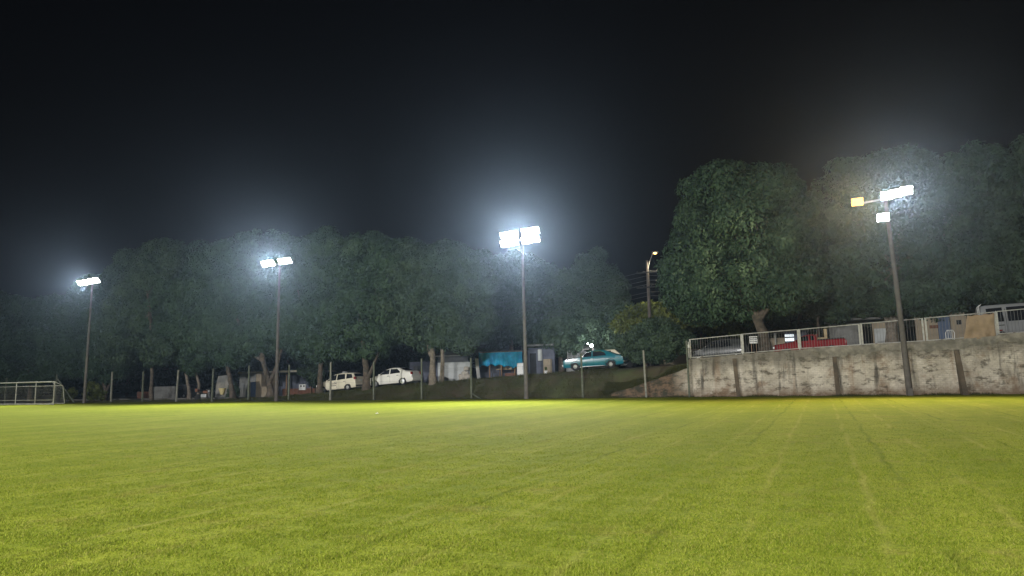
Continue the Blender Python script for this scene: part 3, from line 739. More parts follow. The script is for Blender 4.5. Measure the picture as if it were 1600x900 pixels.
u, _ = uz(616, 604, 4.4)
car('parked_car', 'white four-door saloon car parked facing downhill on the bank', 'cars parked along the street', u, 4.4, -1, SALOON, MT['car_white'], (1.32,-1.30), .31, MT['alloy'], 5, .36,
    [[(.86,1.0),(.36,1.34),(-.06,1.40),(-.06,1.0)], [(-.16,1.0),(-.16,1.40),(-.78,1.38),(-1.10,1.12),(-1.10,1.02)]], (.32,.98), (-1.58,-.98), saloon_x)
TEAL = [(2.28,.36,.66,.60,.72),(2.25,.28,.84,.78,.78),(2.1,.26,.90,.83,.81),(1.1,.25,.98,.90,.83),(.92,.25,1.0,.91,.83),(.30,.25,1.37,.92,.83),(-.25,.25,1.43,.93,.83),(-.75,.25,1.41,.94,.83),(-1.15,.25,1.28,.95,.83),(-1.75,.26,1.02,.94,.82),(-2.2,.28,.93,.87,.80),(-2.30,.34,.80,.74,.76)]
def teal_x(t, bx, side, at):
    for sg in (1,-1):
        bx('tail_light', MT['redlens'], -2.315, -2.25, sg*.42, sg*.74, .62, .78)
        bx('headlight', MT['clearlens'], 2.20, 2.30, sg*.42, sg*.68, .60, .76)
        y = side(0,.30); bx('sill_trim', MT['chrome'], -.92, .98, sg*(y-.02), sg*(y+.008), .255, .295, .006)
        y = side(0,.72); bx('side_trim', MT['chrome'], -2.0, 2.1, sg*(y-.03), sg*(y+.006), .735, .752, 0)
        for x in (.0,-.80): bx('door_handle', MT['chrome'], x-.08, x+.08, sg*(side(x,.82)-.01), sg*(side(x,.82)+.035), .81, .84, .008)
        for x in (.92,-.12,-.98): bx('door_seam', MT['under'], x-.006, x+.006, sg*(side(x,.6)-.02), sg*(side(x,.6)+.004), .32, .88, 0)
        y = side(.7,.98); bx('wing_mirror', MT['chrome'], .62, .72, sg*(y+.02), sg*(y+.16), .96, 1.06, .02)
        for x in (1.32,-1.36):
            mb = MB(); yy = sg*(side(x,.5)+.012); mb.tube([(x+.39*math.cos(a), yy, .32+.39*math.sin(a)) for a in np.linspace(.1, PI-.1, 14)], .014, 5); mb.build('arch_trim', MT['chrome'], t)
    bx('bumper', MT['chrome'], -2.38, -2.28, -.76, .76, .42, .53, .03); bx('bumper', MT['chrome'], 2.27, 2.37, -.76, .76, .42, .53, .03)
    mb = MB(); mb.tube([(-2.2,.3,.24),(-2.42,.3,.22)], .03, 8); mb.build('exhaust', MT['steel'], t)
u, _ = uz(931, 578, 4.0)
car('parked_car', 'teal vintage saloon car with chrome trim parked nose downhill above the bank', 'cars parked along the street', u, 4.0, -1, TEAL, MT['car_teal'], (1.32,-1.36), .315, MT['hub'], 0, .40,
    [[(.82,.97),(.42,1.27),(.05,1.33),(.05,.97)], [(-.05,.97),(-.05,1.34),(-.62,1.33),(-.92,1.20),(-1.06,.99)]], (.36,.86), (-1.70,-1.18), teal_x, trim=MT['chrome'])
u, _ = uz(945, 575, 7.0)
car('parked_car', 'cream hatchback mostly hidden behind the teal car', 'cars parked along the street', u-.2, 7.0, -1, ESTATE, MT['car_cream'], (1.25,-1.25), .30, MT['hub'], 0, .34,
    [[(.78,.99),(.30,1.40),(-.10,1.46),(-.10,.99)], [(-.20,.99),(-.20,1.46),(-.95,1.46),(-1.02,1.03)]], (.24,.88), (-1.93,-1.78), None)
PICK = [(2.25,.36,.62,.56,.72),(2.2,.28,.80,.73,.78),(2.05,.25,.88,.81,.81),(1.1,.24,.97,.89,.82),(.9,.24,1.0,.90,.82),(.22,.24,1.36,.91,.82),(-.1,.24,1.40,.92,.82),(-.40,.24,1.39,.92,.82),(-.50,.24,1.34,.93,.82),(-.56,.24,.99,.92,.82),(-2.15,.27,.99,.92,.81),(-2.25,.30,.94,.88,.79),(-2.28,.36,.8,.74,.76)]
def pick_x(t, bx, side, at):
    base_details(t, bx, side, at, -2.27, 2.22, .8, (.02,), (.78,1.0), MT['car_red'], .80, (.66,.86), (.60,.76))
    bx('load_cover', MT['blackplastic'], -2.16, -.60, -.72, .72, .985, 1.05, .02)
    for sg in (1,-1):
        y = side(0,.36); bx('sill_trim', MT['chrome'], -.9, .95, sg*(y-.02), sg*(y+.01), .36, .42, .01)
    bx('bumper', MT['chrome'], -2.36, -2.26, -.74, .74, .40, .52, .03); bx('bumper', MT['chrome'], 2.24, 2.34, -.74, .74, .40, .52, .03)
    mb = MB(); mb.tube([(-.50,-.66,1.0),(-.62,-.60,1.36),(-.62,.60,1.36),(-.50,.66,1.0)], .025, 8); mb.build('roll_bar', MT['car_red'], t)
u, _ = uz(1264, 545, 3.9)
pk = car('pickup_truck', 'red single-cab pickup with dark load cover parked behind the barriers', 'cars parked along the street', u, 3.9, -1, PICK, MT['car_red'], (1.35,-1.35), .31, MT['hub'], 0, .36,
    [[(.80,.99),(.36,1.27),(-.02,1.31),(-.02,.99)], [(-.16,1.0),(-.16,1.30),(-.36,1.29),(-.36,1.0)]], (.28,.84), None, pick_x)
VAN = [(2.5,.34,.8,.72,.80),(2.45,.3,1.0,.9,.88),(2.2,.28,1.15,1.05,.93),(1.75,.27,1.45,1.15,.95),(1.25,.26,2.15,1.2,.96),(.9,.26,2.28,1.2,.97),(-2.2,.26,2.30,1.2,.97),(-2.48,.27,2.26,1.2,.96),(-2.55,.32,2.0,1.2,.94)]
def van_x(t, bx, side, at):
    base_details(t, bx, side, at, -2.54, 2.48, 1.0, (.6,), (1.35,1.3), MT['car_silver'], 1.05, (.8,1.2), (.75,.95))
    for sg in (1,-1):
        y = side(-.5,1.02); bx('side_moulding', MT['blackplastic'], -2.45, -1.5, sg*(y-.02), sg*(y+.012), 1.00, 1.05, .005)
        y = side(-1,.8); bx('sticker', MT['redlens'], -1.9, -1.62, sg*(y-.01), sg*(y+.004), .68, .76, 0)
        y = side(-1.35,.9); bx('door_seam', MT['under'], -1.38, -1.365, sg*(y-.03), sg*(y+.005), .35, 2.0, 0)
    mb = MB()
    for y in (-.55,-.2): mb.tube([(-2.58,y,.75),(-2.60,y,2.25),(-2.45,y,2.38)], .022, 6)
    for q in range(5): mb.tube([(-2.59,-.55,.9+q*.3),(-2.59,-.2,.9+q*.3)], .016, 6)
    mb.build('rear_ladder', MT['plastic_white'], t)
u, _ = uz(1531, 520, 4.0)
car('van', 'silver van parked at the right picture edge behind the barriers', 'cars parked along the street', u+2.62, 4.0, 1, VAN, MT['car_silver'], (1.55,-1.70), .34, MT['hub'], 0, .16,
    [[(-2.3,1.24),(-2.3,2.08),(-1.48,2.10),(-1.48,1.24)], [(-1.26,1.24),(-1.26,2.10),(.05,2.10),(.05,1.24)], [(.2,1.24),(.2,2.08),(.95,2.06),(1.5,1.3),(1.5,1.24)]], (1.3,1.72), None, van_x)
u, _ = uz(283, 627, 14)
car('parked_car', 'dark grey hatchback in the shade behind the reddish garden wall', 'cars parked along the street', u, 14, -1, ESTATE, MT['car_grey'], (1.25,-1.25), .30, MT['hub'], 0, .34,
    [[(.78,.99),(.30,1.40),(-.10,1.46),(-.10,.99)], [(-.20,.99),(-.20,1.46),(-.95,1.46),(-1.02,1.03)]], (.24,.88), (-1.93,-1.78), None, z=.01)
u, _ = uz(1122, 550, 4.0)
car('parked_car', 'dark hatchback behind the first barrier panel at the end of the wall', 'cars parked along the street', u, 4.2, -1, ESTATE, MT['car_grey'], (1.25,-1.25), .30, MT['hub'], 0, .34,
    [[(.78,.99),(.30,1.40),(-.10,1.46),(-.10,.99)], [(-.20,.99),(-.20,1.46),(-.95,1.46),(-1.02,1.03)]], (.24,.88), (-1.93,-1.78), None)
# pale open crate standing in the pickup's bed
u, z = uz(1284, 533, 3.9); zb = h(u)+1.09
t = thing('crate', 'pale plywood crate with one high side standing in the red pickup bed', 'crate', W(u, 3.9, zb), (0,0,ANG))
mb = MB(); mb.box(-.34,.34,-.25,.25,0,.10,.01); mb.build('base', MT['palewood'], t)
mb = MB(); mb.box(.16,.34,-.25,.25,.102,.66,.01); mb.build('high_side', MT['palewood'], t)
mb = MB(); mb.box(-.36,-.22,-.25,.25,.102,.34,.01); mb.build('low_side', MT['bronze'], t)
# motorcycle by the left trees
u, _ = uz(318, 631, 3.5)
t = thing('motorcycle', 'reddish motorcycle standing among the trunks behind the fence', 'motorcycle', W(u, 3.5, h(u)*.9), (0,0,ANG+.25))
for x in (.62,-.62):
    mb = MB(); mb.lathe([(.22,-.05),(.30,-.045),(.31,0),(.30,.045),(.22,.05)], 20, 'y'); mb.shift(x,0,.31); wv = mb.build('wheel', MT['tyre'], t, True)
    mb = MB(); mb.lathe([(.22,-.02),(.22,.02),(.05,.04)], 16, 'y'); mb.shift(x,0,.31); mb.build('rim', MT['alloy'], wv)
mb = MB(); mb.box(-.25,.30,-.14,.14,.30,.62,.05); mb.build('engine', MT['steel'], t)
mb = MB(); mb.box(-.05,.42,-.14,.14,.68,.92,.07); mb.build('fuel_tank', MT['bronze'], t)
mb = MB(); mb.box(-.72,-.02,-.12,.12,.74,.84,.04); mb.build('seat', MT['blackplastic'], t)
mb = MB(); mb.tube([(.62,-.09,.31),(.40,-.09,1.0)], .025, 6); mb.tube([(.62,.09,.31),(.40,.09,1.0)], .025, 6); mb.tube([(.34,-.36,1.05),(.40,0,1.0),(.34,.36,1.05)], .016, 6); mb.build('fork', MT['chrome'], t)
mb = MB(); mb.lathe([(.02,-.08),(.09,-.02),(.10,.05)], 14, 'y'); mb.v = [(p[1]+.52, p[0], p[2]+.9) for p in mb.v]; mb.build('headlight', MT['clearlens'], t)
mb = MB(); mb.box(-.80,-.55,-.18,.18,.84,1.12,.03); mb.build('luggage_box', MT['bronze'], t)

# ------------------------------------------------------------------ buildings beyond the street
class Bld:
    """a building set out from photograph pixels on upright planes parallel to the street"""
    def __init__(s, name, label, cat, px, v, py=600, group=None, z=None):
        s.u, _ = uz(px, py, v); s.v = v; s.z = h(s.u) if z is None else z
        s.root = thing(name, label, cat, W(s.u, v, s.z), (0,0,ANG), group)
    def rect(s, x0, y0, x1, y1, v=None):
        v = s.v if v is None else v; xm, ym = (x0+x1)/2, (y0+y1)/2
        return uz(x0, ym, v)[0]-s.u, uz(x1, ym, v)[0]-s.u, uz(xm, y1, v)[1]-s.z, uz(xm, y0, v)[1]-s.z
    def box(s, mb, x0, y0, x1, y1, d0=0.0, depth=.2, b=0, floor=False):
        a, c_, z0, z1 = s.rect(x0, y0, x1, y1, s.v+d0)
        mb.box(a, c_, d0, d0+depth, (-.4 if floor else z0), z1, b); return mb
    def part(s, name, m, x0, y0, x1, y1, d0=0.0, depth=.2, b=0, floor=False, parent=None):
        return s.box(MB(), x0, y0, x1, y1, d0, depth, b, floor).build(name, m, parent or s.root)

# shed with a veranda, left of the cream car
B = Bld('shed', 'low beige shed with flat roof and open dark veranda left of the cream estate car', 'shed', 400, 10.4)
mb = MB(); B.box(mb, 374,583,391,623, 0,.18, floor=True); B.box(mb, 391,583,399.5,597, 0,.18); mb.build('wall', MT['plaster_grey'], B.root)
B.part('side_wall', MT['plaster_beige'], 399.8,583.5,408,622, -.05,2.6, floor=True)
B.part('door', MT['bluegate'], 391.2,597.2,399.3,622, .09,.05, floor=True)
B.part('half_wall', MT['plaster_beige'], 408.2,604,421,621, -.02,.16, floor=True)
B.part('back_wall', MT['plaster_bluegrey'], 408.3,586,489,614, 3.0,.2, floor=True)
B.part('brick_wall', MT['brick'], 441,607,498,619, .3,.2, floor=True)
mb = MB(); a, c_, z0, z1 = B.rect(372,579.5,487,584.5,10.0); mb.box(a, c_, -.45, 3.4, z1-.16, z1, .02); mb.build('roof', MT['fascia'], B.root)
mb = MB()
for px in (446, 484): a, c_, z0, z1 = B.rect(px,585,px+1.6,612); mb.box(a, c_, .05,.15, -.3, z1)
mb.build('veranda_post', MT['wood'], B.root)
B.part('window', MT['dark'], 424,588,441,604, 2.9,.06)
Q = Bld('meter_box', 'white box with two dark squares fixed low in front of the veranda', 'box', 472, 10.55)
q = Q.part('case', MT['plastic_white'], 467,600.5,477,609.5, 0,.14, .01)
for x in (469,473.6): Q.part('meter', MT['dark'], x,602,x+2.3,604.6, -.012,.02, parent=q)
B = Bld('garden_wall', 'low grey and reddish garden wall in shade behind the thin trunk', 'wall', 243, 10.5)
B.part('render', MT['plaster_grey'], 237,604,275,632, 0,.18, floor=True)
B.part('brick_end', MT['brick'], 214,612,236.7,632, 0,.2, floor=True)
B = Bld('wall_stub', 'whitewashed grey wall stub with pale splashes among the trunks', 'wall', 348, 5.5)
mb = MB(); a, c_, z0, z1 = B.rect(336,586,362,630)
mb.prism([(a,-.3),(c_,-.3),(c_-.05,z1*.72),(c_-.35,z1),(a+.35,z1*.96),(a+.1,z1*.6)], 0, .2)
mb.build('render', mat('splashed_render', (.17,.17,.165), .95, .3, 1.6, bump=.4, dirt=(.42,.38,.31), dirt_amt=.5), B.root)
Q = Bld('bucket', 'pale yellow bucket hanging against the whitewashed wall stub', 'bucket', 347.5, 5.3)
a, c_, z0, z1 = Q.rect(343.5,606.5,352,616.5); mb = MB(); r_ = (c_-a)/2
mb.lathe([(r_*.45,z0),(r_,z1),(r_*1.06,z1),(r_*1.06,z1-.03),(r_*.9,z1-.02)], 18); mb.build('pail', MT['pot'], Q.root, True)
mb = MB(); mb.tube([(-r_,0,z1),(-r_*.6,0,z1+.16),(0,.05,z1+.24),(r_*.6,0,z1+.16),(r_,0,z1)], .01, 5); mb.build('handle', MT['steel'], Q.root)

# garage in the middle
B = Bld('garage', 'white garage with dark band under a grey fibre cement roof behind the trunk', 'garage', 705, 10.0)
B.part('wall', MT['plaster_white'], 684,566,735,600, 0,.2, floor=True)
B.part('shutter_band', MT['shutter'], 684.3,557,731,565.7, .05,.15)
mb = MB(); a, c_, z0, z1 = B.rect(681,547,739,557); mb.add([(a,-.5,z0),(c_,-.5,z0),(c_,3.5,z1+.5),(a,3.5,z1+.5),(a,-.5,z0+.07),(c_,-.5,z0+.07),(c_,3.5,z1+.57),(a,3.5,z1+.57)], [(3,2,1,0),(4,5,6,7),(0,1,5,4),(1,2,6,5),(2,3,7,6),(3,0,4,7)])
n_ = 26
for i in range(n_): x = a+(c_-a)*(i+.5)/n_; mb.tube([(x,-.52,z0+.08),(x,3.5,z1+.58)], .045, 6)
mb.build('roof', MT['rooftile'], B.root)
B.part('side_wall', MT['plaster_bluegrey'], 640,565,683.6,600, .5,.2, floor=True)
B.part('door', MT['shutter'], 646,572,660,602, .45,.04, floor=True)
Q = Bld('meter_box', 'dark box fixed at the left end of the white garage wall', 'box', 690, 9.98); Q.part('case', MT['dark'], 687.5,581.5,691.5,590.5, -.12,.11, .01)
for i, (x, y, r_, lab) in enumerate([(724,595,.42,'largest pale sack at the foot of the heap beside the garage'), (730,595,.36,'pale sack on the right of the heap beside the garage'), (727,584,.32,'pale sack in the middle of the heap beside the garage'), (728,576,.24,'small pale sack on top of the heap beside the garage')]):
    u, z = uz(x, y, 9.4); bm = bmesh.new(); bmesh.ops.create_icosphere(bm, subdivisions=3, radius=1); r = random.Random(i)
    a = r.random()*6
    for q in bm.verts:
        k = 1+.14*math.sin(q.co.x*4+a)*math.sin(q.co.z*5+a)+.05*math.sin(q.co.y*11+q.co.x*9); q.co = Vector((q.co.x*r_*k*1.05, q.co.y*r_*k*.8, max(-.75,q.co.z)*r_*k*.85))
    o = MB().bm(bm).build('sack', MT['sack'], None, True); o.location = W(u, 9.4+.1*(i % 2), max(z, h(u)+.45 if i < 2 else z)); tag(o, lab, 'sack', 'sacks heaped beside the garage')

# stall with the blue canopy
B = Bld('stall', 'market stall with a hanging blue canopy and low brick front on the bank', 'stall', 783, 9.6)
mb = MB()
nx, nz_ = 60, 10; a, c_, z0, z1 = B.rect(750,550,818,574.5)
for j in range(nz_+1):
    for i in range(nx+1):
        s_, q = i/nx, j/nz_; mb.v.append((a+(c_-a)*s_, -.3+.07*math.sin(s_*60)*q+.05*math.sin(s_*23+q*3), z1-(z1-z0)*q*(1-.13*abs(math.sin(s_*16))-.10*math.sin(s_*5))))
mb.f += [(j*(nx+1)+i, j*(nx+1)+i+1, (j+1)*(nx+1)+i+1, (j+1)*(nx+1)+i) for j in range(nz_) for i in range(nx)]
aw = mb.build('canopy', MT['blue'], B.root, True); md = aw.modifiers.new('thickness', 'SOLIDIFY'); md.thickness = .012
mb = MB(); mb.box(a-.15, c_+.15, -.4, 3.2, z1+.0, z1+.10, .02); mb.build('roof', MT['shutter'], B.root)
B.part('back_wall', MT['plaster_bluegrey'], 748,550,828,592, 3.2,.2, floor=True)
B.part('brick_front', MT['brick'], 789,583,806,596, .0,.2, floor=True)
for x in (764, 782.5, 803.5): B.part('support', MT['wood'], x,552,x+1.5,594, -.12,.1, floor=True)
B.part('beam', MT['wood'], 750,548,818,550.3, -.35,.1)
def item(name, label, cat, px, py0, py1, wd, v, m, extra=None, dp=.5, bevel=.03):
    u, z1 = uz(px, py0, v); z0 = uz(px, py1, v)[1]; g = h(u)+.16
    t = thing(name, label, cat, W(u, v, g)); return t, z1-g
t, H = item('fridge', 'white upright fridge standing at the right end of the blue stall', 'fridge', 814.5, 567, 590, .5, 9.4, None)
mb = MB(); mb.box(-.30,.30,-.28,.28,.0,H,.03); mb.build('cabinet', MT['plaster_white'], t)
mb = MB(); mb.box(-.28,.28,-.325,-.285,.1,H-.03,.02); d_ = mb.build('door', MT['plastic_white'], t); mb = MB(); mb.box(.20,.235,-.36,-.326,H*.45,H*.75,.01); mb.build('handle', MT['steel'], d_)
u, z = uz(746, 593, 8.9); mb = MB(); mb.add([(-.12,0,0),(.16,0,-.02),(-.02,.02,1.78),(-.34,.02,1.8),(-.12,.05,0),(.16,.05,-.02),(-.02,.07,1.78),(-.34,.07,1.8)], [(3,2,1,0),(4,5,6,7),(0,1,5,4),(1,2,6,5),(2,3,7,6),(3,0,4,7)])
o = mb.build('board', MT['plastic_white']); o.location = W(u+.1, 8.9, h(u)+.17); o.rotation_euler = (0,0,ANG); tag(o, 'white leaning board at the left end of the blue stall', 'board')
t, H = item('table', 'small table with pale goods under the blue canopy', 'table', 790, 572, 583, .5, 11.4, None)
mb = MB(); mb.box(-.8,.8,-.35,.35,.72,.77,.01); mb.build('table_top', MT['palewood'], t)
for x in (-.72,.72):
    for y in (-.28,.28): mb = MB(); mb.box(x-.025,x+.025,y-.025,y+.025,0,.718); mb.build('leg', MT['wood'], t)
for i, x in enumerate((-.45, .05, .5)):
    t2 = MB(); t2.box(-.2,.2,-.2,.2,0,.42-.1*i,.05); o = t2.build('carton', MT['sack'] if i != 1 else MT['palewood']); o.location = W(uz(790,580,11.4)[0]+x, 11.35, h(uz(790,580,11.4)[0])+.16+.772); o.rotation_euler = (0,0,ANG)
    tag(o, ['pale carton on the left of the table under the canopy','plywood coloured carton in the middle of the table under the canopy','pale low carton on the right of the table under the canopy'][i], 'carton', 'goods on the stall table')
# plastic chair at the stall
def chair(label, px, v, m, rot=0, seat=.44):
    u, _ = uz(px, 590, v); t = thing('chair', label, 'chair', W(u, v, h(u)+(.165 if v > 8.2 else .035)), (0,0,ANG+rot))
    mb = MB(); mb.box(-.23,.23,-.22,.22,seat-.03,seat,.015); mb.build('seat', m, t)
    mb = MB(); mb.tube([(-.22,.2,seat),(-.23,.27,seat+.3),(-.15,.31,seat+.46),(.15,.31,seat+.46),(.23,.27,seat+.3),(.22,.2,seat)], .025, 8)
    for x in (-.1,0,.1): mb.tube([(x,.22,seat),(x,.31,seat+.46)], .018, 6)
    mb.build('backrest', m, t)
    for x in (-.2,.2):
        for y in (-.19,.19): mb = MB(); mb.tube([(x*1.1,y*1.1,0),(x,y,seat-.02)], .022, 6); mb.build('leg', m, t)
chair('dark chair in front of the blue stall', 773, 8.9, MT['blackplastic'], .5)
# dark house right of the stall
B = Bld('house', 'dark house front with a pale window right of the blue stall', 'house', 838, 10.2)
B.part('wall', MT['plaster_bluegrey'], 826,543,866,592, 0,.2, floor=True)
w_ = B.part('window', MT['plaster_white'], 840.5,546,847,563.5, -.03,.04); B.part('frame', MT['shutter'], 839.8,563.7,847.8,565, -.06,.08, parent=w_)
B.part('door', MT['dark'], 828,552,838,590, -.02,.03, floor=True)
B.part('porch_pillar', MT['plaster_beige'], 849,561,860,588, -.5,.45, floor=True)
mb = MB(); a, c_, z0, z1 = B.rect(824,538,868,543); mb.box(a, c_, -.7, 3, z1-.16, z1-.02, .02); mb.build('roof', MT['rooftile'], B.root)
u, z = uz(853, 586, 9.0); mb = MB(); mb.lathe([(.10,0),(.15,.26),(.165,.26),(.165,.23),(.14,.22)], 18); t = thing('flower_pot', 'small white flower pot below the beige porch pillar', 'pot', W(u, 9.0, h(u)+.165)); mb.build('pot', MT['plastic_white'], t, True)
r = random.Random(2); mb = MB()
for i in range(46):
    a = r.random()*6.28; e = r.uniform(.15,.5); L_ = r.uniform(.15,.4); x, y, z_ = math.cos(a)*L_*e, math.sin(a)*L_*e, .24+L_
    mb.add([(x*.2,y*.2,.24),(x*.7+.03*math.sin(a),y*.7-.03*math.cos(a),.24+L_*.6),(x,y,z_),(x*.7-.03*math.sin(a),y*.7+.03*math.cos(a),.24+L_*.6)], [(0,1,2,3)])
M_POT = leafmat('pot_plant_leaf', (.04,.07,.02), (.08,.12,.03)); mb.build('plant', M_POT, t)
# lit lean-to and railing behind the teal car
B = Bld('lean_to', 'grey lean-to roof over a railing, lit by the white bulb beside the teal car', 'shed', 902, 10.6)
mb = MB(); a, c_, z0, z1 = B.rect(887,537,921,549); mb.add([(a,-.2,z0),(c_,-.2,z0+.1),(c_,2.2,z1+.3),(a+.8,2.2,z1),(a,-.2,z0+.06),(c_,-.2,z0+.16),(c_,2.2,z1+.36),(a+.8,2.2,z1+.06)], [(3,2,1,0),(4,5,6,7),(0,1,5,4),(1,2,6,5),(2,3,7,6),(3,0,4,7)]); mb.build('roof', MT['rooftile'], B.root)
mb = MB(); a, c_, z0, z1 = B.rect(887,549,915,566)
for i in range(15): x = a+(c_-a)*i/14; mb.tube([(x,0,-.1),(x,0,z1)], .018, 5)
mb.tube([(a,0,z1),(c_,0,z1)], .025, 6); mb.build('railing', MT['steel'], B.root)
B.part('back_wall', MT['plaster_grey'], 884,545,925,582, 2.2,.2, floor=True)
u, zl = uz(925, 540, 9.0); t = thing('lamp_post', 'thin post carrying the bright white bulb above the teal car', 'lamp', W(u, 9.0, h(u)+.16))
zz = zl-h(u)-.16; mb = MB(); mb.tube([(.06,.05,-.1),(.06,.05,zz+.1)], .035, 8); mb.build('post', MT['pole_dark'], t)
mb = MB(); mb.tube([(.06,.05,zz+.08),(0,-.1,zz+.08),(0,-.12,zz+.03)], .015, 6); mb.build('bracket', MT['dark'], t)
bm = bmesh.new(); bmesh.ops.create_uvsphere(bm, u_segments=16, v_segments=10, radius=.11); mb = MB().bm(bm); mb.shift(0,-.12,zz); mb.build('bulb', MT['bulb'], t, True)
point('bulb_light', W(u, 8.62, zl), 260, (.93,.96,1), .12)
u, zl = uz(918.5, 537, 9.3); t = thing('lamp', 'second smaller white bulb left of the bright one above the teal car', 'lamp', W(u, 9.3, zl)); bm = bmesh.new(); bmesh.ops.create_uvsphere(bm, u_segments=12, v_segments=8, radius=.05); MB().bm(bm).build('bulb', MT['bulb'], t, True)
mb = MB(); mb.tube([(0,0,.05),(0,.1,.1),(.22,-.2,.1)], .01, 5); mb.build('bracket', MT['dark'], t)
# cart behind the teal car
u, _ = uz(986, 574, 5.2); t = thing('handcart', 'brown wooden handcart behind the boot of the teal car', 'cart', W(u, 5.2, h(u)+.035))
mb = MB(); mb.box(-.4,.4,-.5,.5,.42,.50,.01)
for y in (-.5,.46): mb.box(-.4,.4,y,y+.04,.502,.85)
mb.build('tray', MT['wood'], t)
for y in (-.56,.56):
    mb = MB(); mb.lathe([(.24,-.03),(.30,-.03),(.30,.03),(.24,.03)], 18, 'y'); mb.shift(0,y,.30); wv = mb.build('wheel', MT['tyre'], t, True)
    mb = MB(); mb.lathe([(.235,-.015),(.235,.015)], 14, 'y'); mb.shift(0,y,.30); mb.build('rim', MT['wood'], wv)
mb = MB(); mb.tube([(.4,-.35,.5),(1.0,-.3,.62)], .025, 6); mb.tube([(.4,.35,.5),(1.0,.3,.62)], .025, 6); mb.tube([(-.3,0,.42),(-.3,0,.0)], .025, 6); mb.build('handle', MT['wood'], t)
# right-hand street front
B = Bld('garden_wall', 'low beige garden wall between the small dark tree and the first barrier', 'wall', 1055, 10.0)
B.part('render', MT['plaster_beige'], 1030,546,1092,556, 0,.2, floor=True)
B = Bld('house', 'low beige house with a lit white window behind the red pickup', 'house', 1222, 11.0)
B.part('wall', MT['plaster_beige'], 1201,528,1227,548, 0,.2, floor=True)
B.part('side_wall', MT['plaster_bluegrey'], 1227.3,515,1262,548, .1,.2, floor=True)
w_ = B.part('window', MT['tube'], 1226.5,522.5,1240.5,533, -.02,.03); B.part('frame', MT['shutter'], 1226.3,526,1240.7,528, -.06,.05, parent=w_)
mb = MB(); a, c_, z0, z1 = B.rect(1196,517,1264,521); mb.box(a, c_, -.5, 3, z1-.05, z1+.08, .02); mb.build('roof', MT['rooftile'], B.root)
u, z = uz(1211, 523, 9.3); t = thing('post', 'thin white post in front of the low beige house wall', 'post', W(u, 9.3, h(u)+.16)); mb = MB(); mb.tube([(0,0,-.1),(0,0,z-h(u)-.1)], .045, 8); mb.build('shaft', MT['white_steel'], t); mb = MB(); mb.lathe([(.06,z-h(u)-.1),(.06,z-h(u)-.05)], 8); mb.build('cap', MT['steel'], t)
B = Bld('notice_board', 'white notice board with dark lettering left of the big leaning trunk', 'sign', 1177, 2.2, z=h(uz(1177,530,2.2)[0]))
bd = B.part('board', MT['plastic_white'], 1171,525.5,1183.5,536.5, 0,.03)
r = random.Random(9)
for row in range(3):
    x = 1172
    while x < 1182.3:
        wl = r.uniform(.7,1.6); B.part('lettering', MT['lettering'], x, 527+row*3.1, min(x+wl,1182.8), 528.5+row*3.1, -.008,.01, parent=bd); x += wl+.5
for x in (1174,1181.5): B.part('post', MT['wood'], x-.5,526,x+.5,548, .035,.05, floor=True)
B = Bld('house', 'long grey rendered house front behind the fourth barrier panel', 'house', 1330, 10.6)
B.part('wall', MT['plaster_grey'], 1296,506,1346,545, 0,.2, floor=True)
B.part('pale_wall', MT['plaster_beige'], 1364,504,1397,545, -.4,.2, floor=True)
B.part('base_wall', MT['plaster_white'], 1367,513,1396,545, -.43,.03, floor=True)
mb = MB(); a, c_, z0, z1 = B.rect(1290,500,1402,504); mb.box(a, c_, -.6, 3, z1-.02, z1+.12, .02); mb.build('roof', MT['rooftile'], B.root)
B = Bld('gate', 'blue sheet metal gate between beige pillars behind the barriers', 'gate', 1477, 9.9)
B.part('panel', MT['bluegate'], 1466.5,494,1486,538, 0,.06, floor=True)
B.part('frame', MT['shutter'], 1466,492.6,1486.5,493.8, -.01,.08)
B = Bld('front_wall', 'beige front wall with brown band left of the blue gate', 'wall', 1455, 9.9)
B.part('render', MT['plaster_beige'], 1431,494,1466,538, 0,.2, floor=True); B.part('band', MT['brick'], 1452,508,1466,513, -.02,.02)
B.part('pillar', MT['plaster_beige'], 1434,492,1440,538, -.15,.14, floor=True)
B = Bld('gate_pillar', 'beige gate pillar with capped top and dark meter opening beside the tarp', 'pillar', 1497, 9.6)
B.part('shaft', MT['plaster_beige'], 1487,494,1512,538, 0,.5, floor=True); B.part('cap', MT['fascia'], 1484,488,1507,493.8, -.1,.7, .03); B.part('meter_window', MT['dark'], 1494.5,500,1502,507, -.02,.03)
chair('white plastic chair standing behind the barriers before the gate', 1490, 2.0, MT['plastic_white'], PI)

# street lamp, wires and pole
u, zt = uz(1011, 407, 9.0); t = thing('street_lamp', 'utility pole with a warm street lamp on a slanting arm beside the big tree', 'street lamp', W(u, 9.0, h(u)+.16))
b0 = h(u)+.16; mb = MB(); mb.tube([(0,0,-.3),(.0,0,zt-b0)], [.17,.10], 10); mb.build('pole', MT['pole_dark'], t, True)
ul, zl = uz(1020.5, 396, 9.0)
mb = MB(); za = uz(1014,422,9)[1]-b0; mb.tube([(.05,-.05,za),(.22,-.05,za+.7),(ul-u,-.05,zl-b0+.06)], .025, 6); mb.build('arm', MT['steel'], t)
mb = MB(); mb.box(ul-u-.08, ul-u+.42, -.16, .06, zl-b0+.02, zl-b0+.14, .04); hd = mb.build('lamp_head', MT['housing'], t)
bm = bmesh.new(); bmesh.ops.create_uvsphere(bm, u_segments=14, v_segments=8, radius=.15); mb = MB().bm(bm); mb.v = [(p[0]+ul-u+.17, p[1]-.05, p[2]*.6+zl-b0) for p in mb.v]; mb.build('lens', MT['sodium'], hd, True)
spot('street_lamp_light', W(ul+.17, 8.8, zl-.3), (0,0,-1), 900, (1,.88,.58), 115, .6, .12)
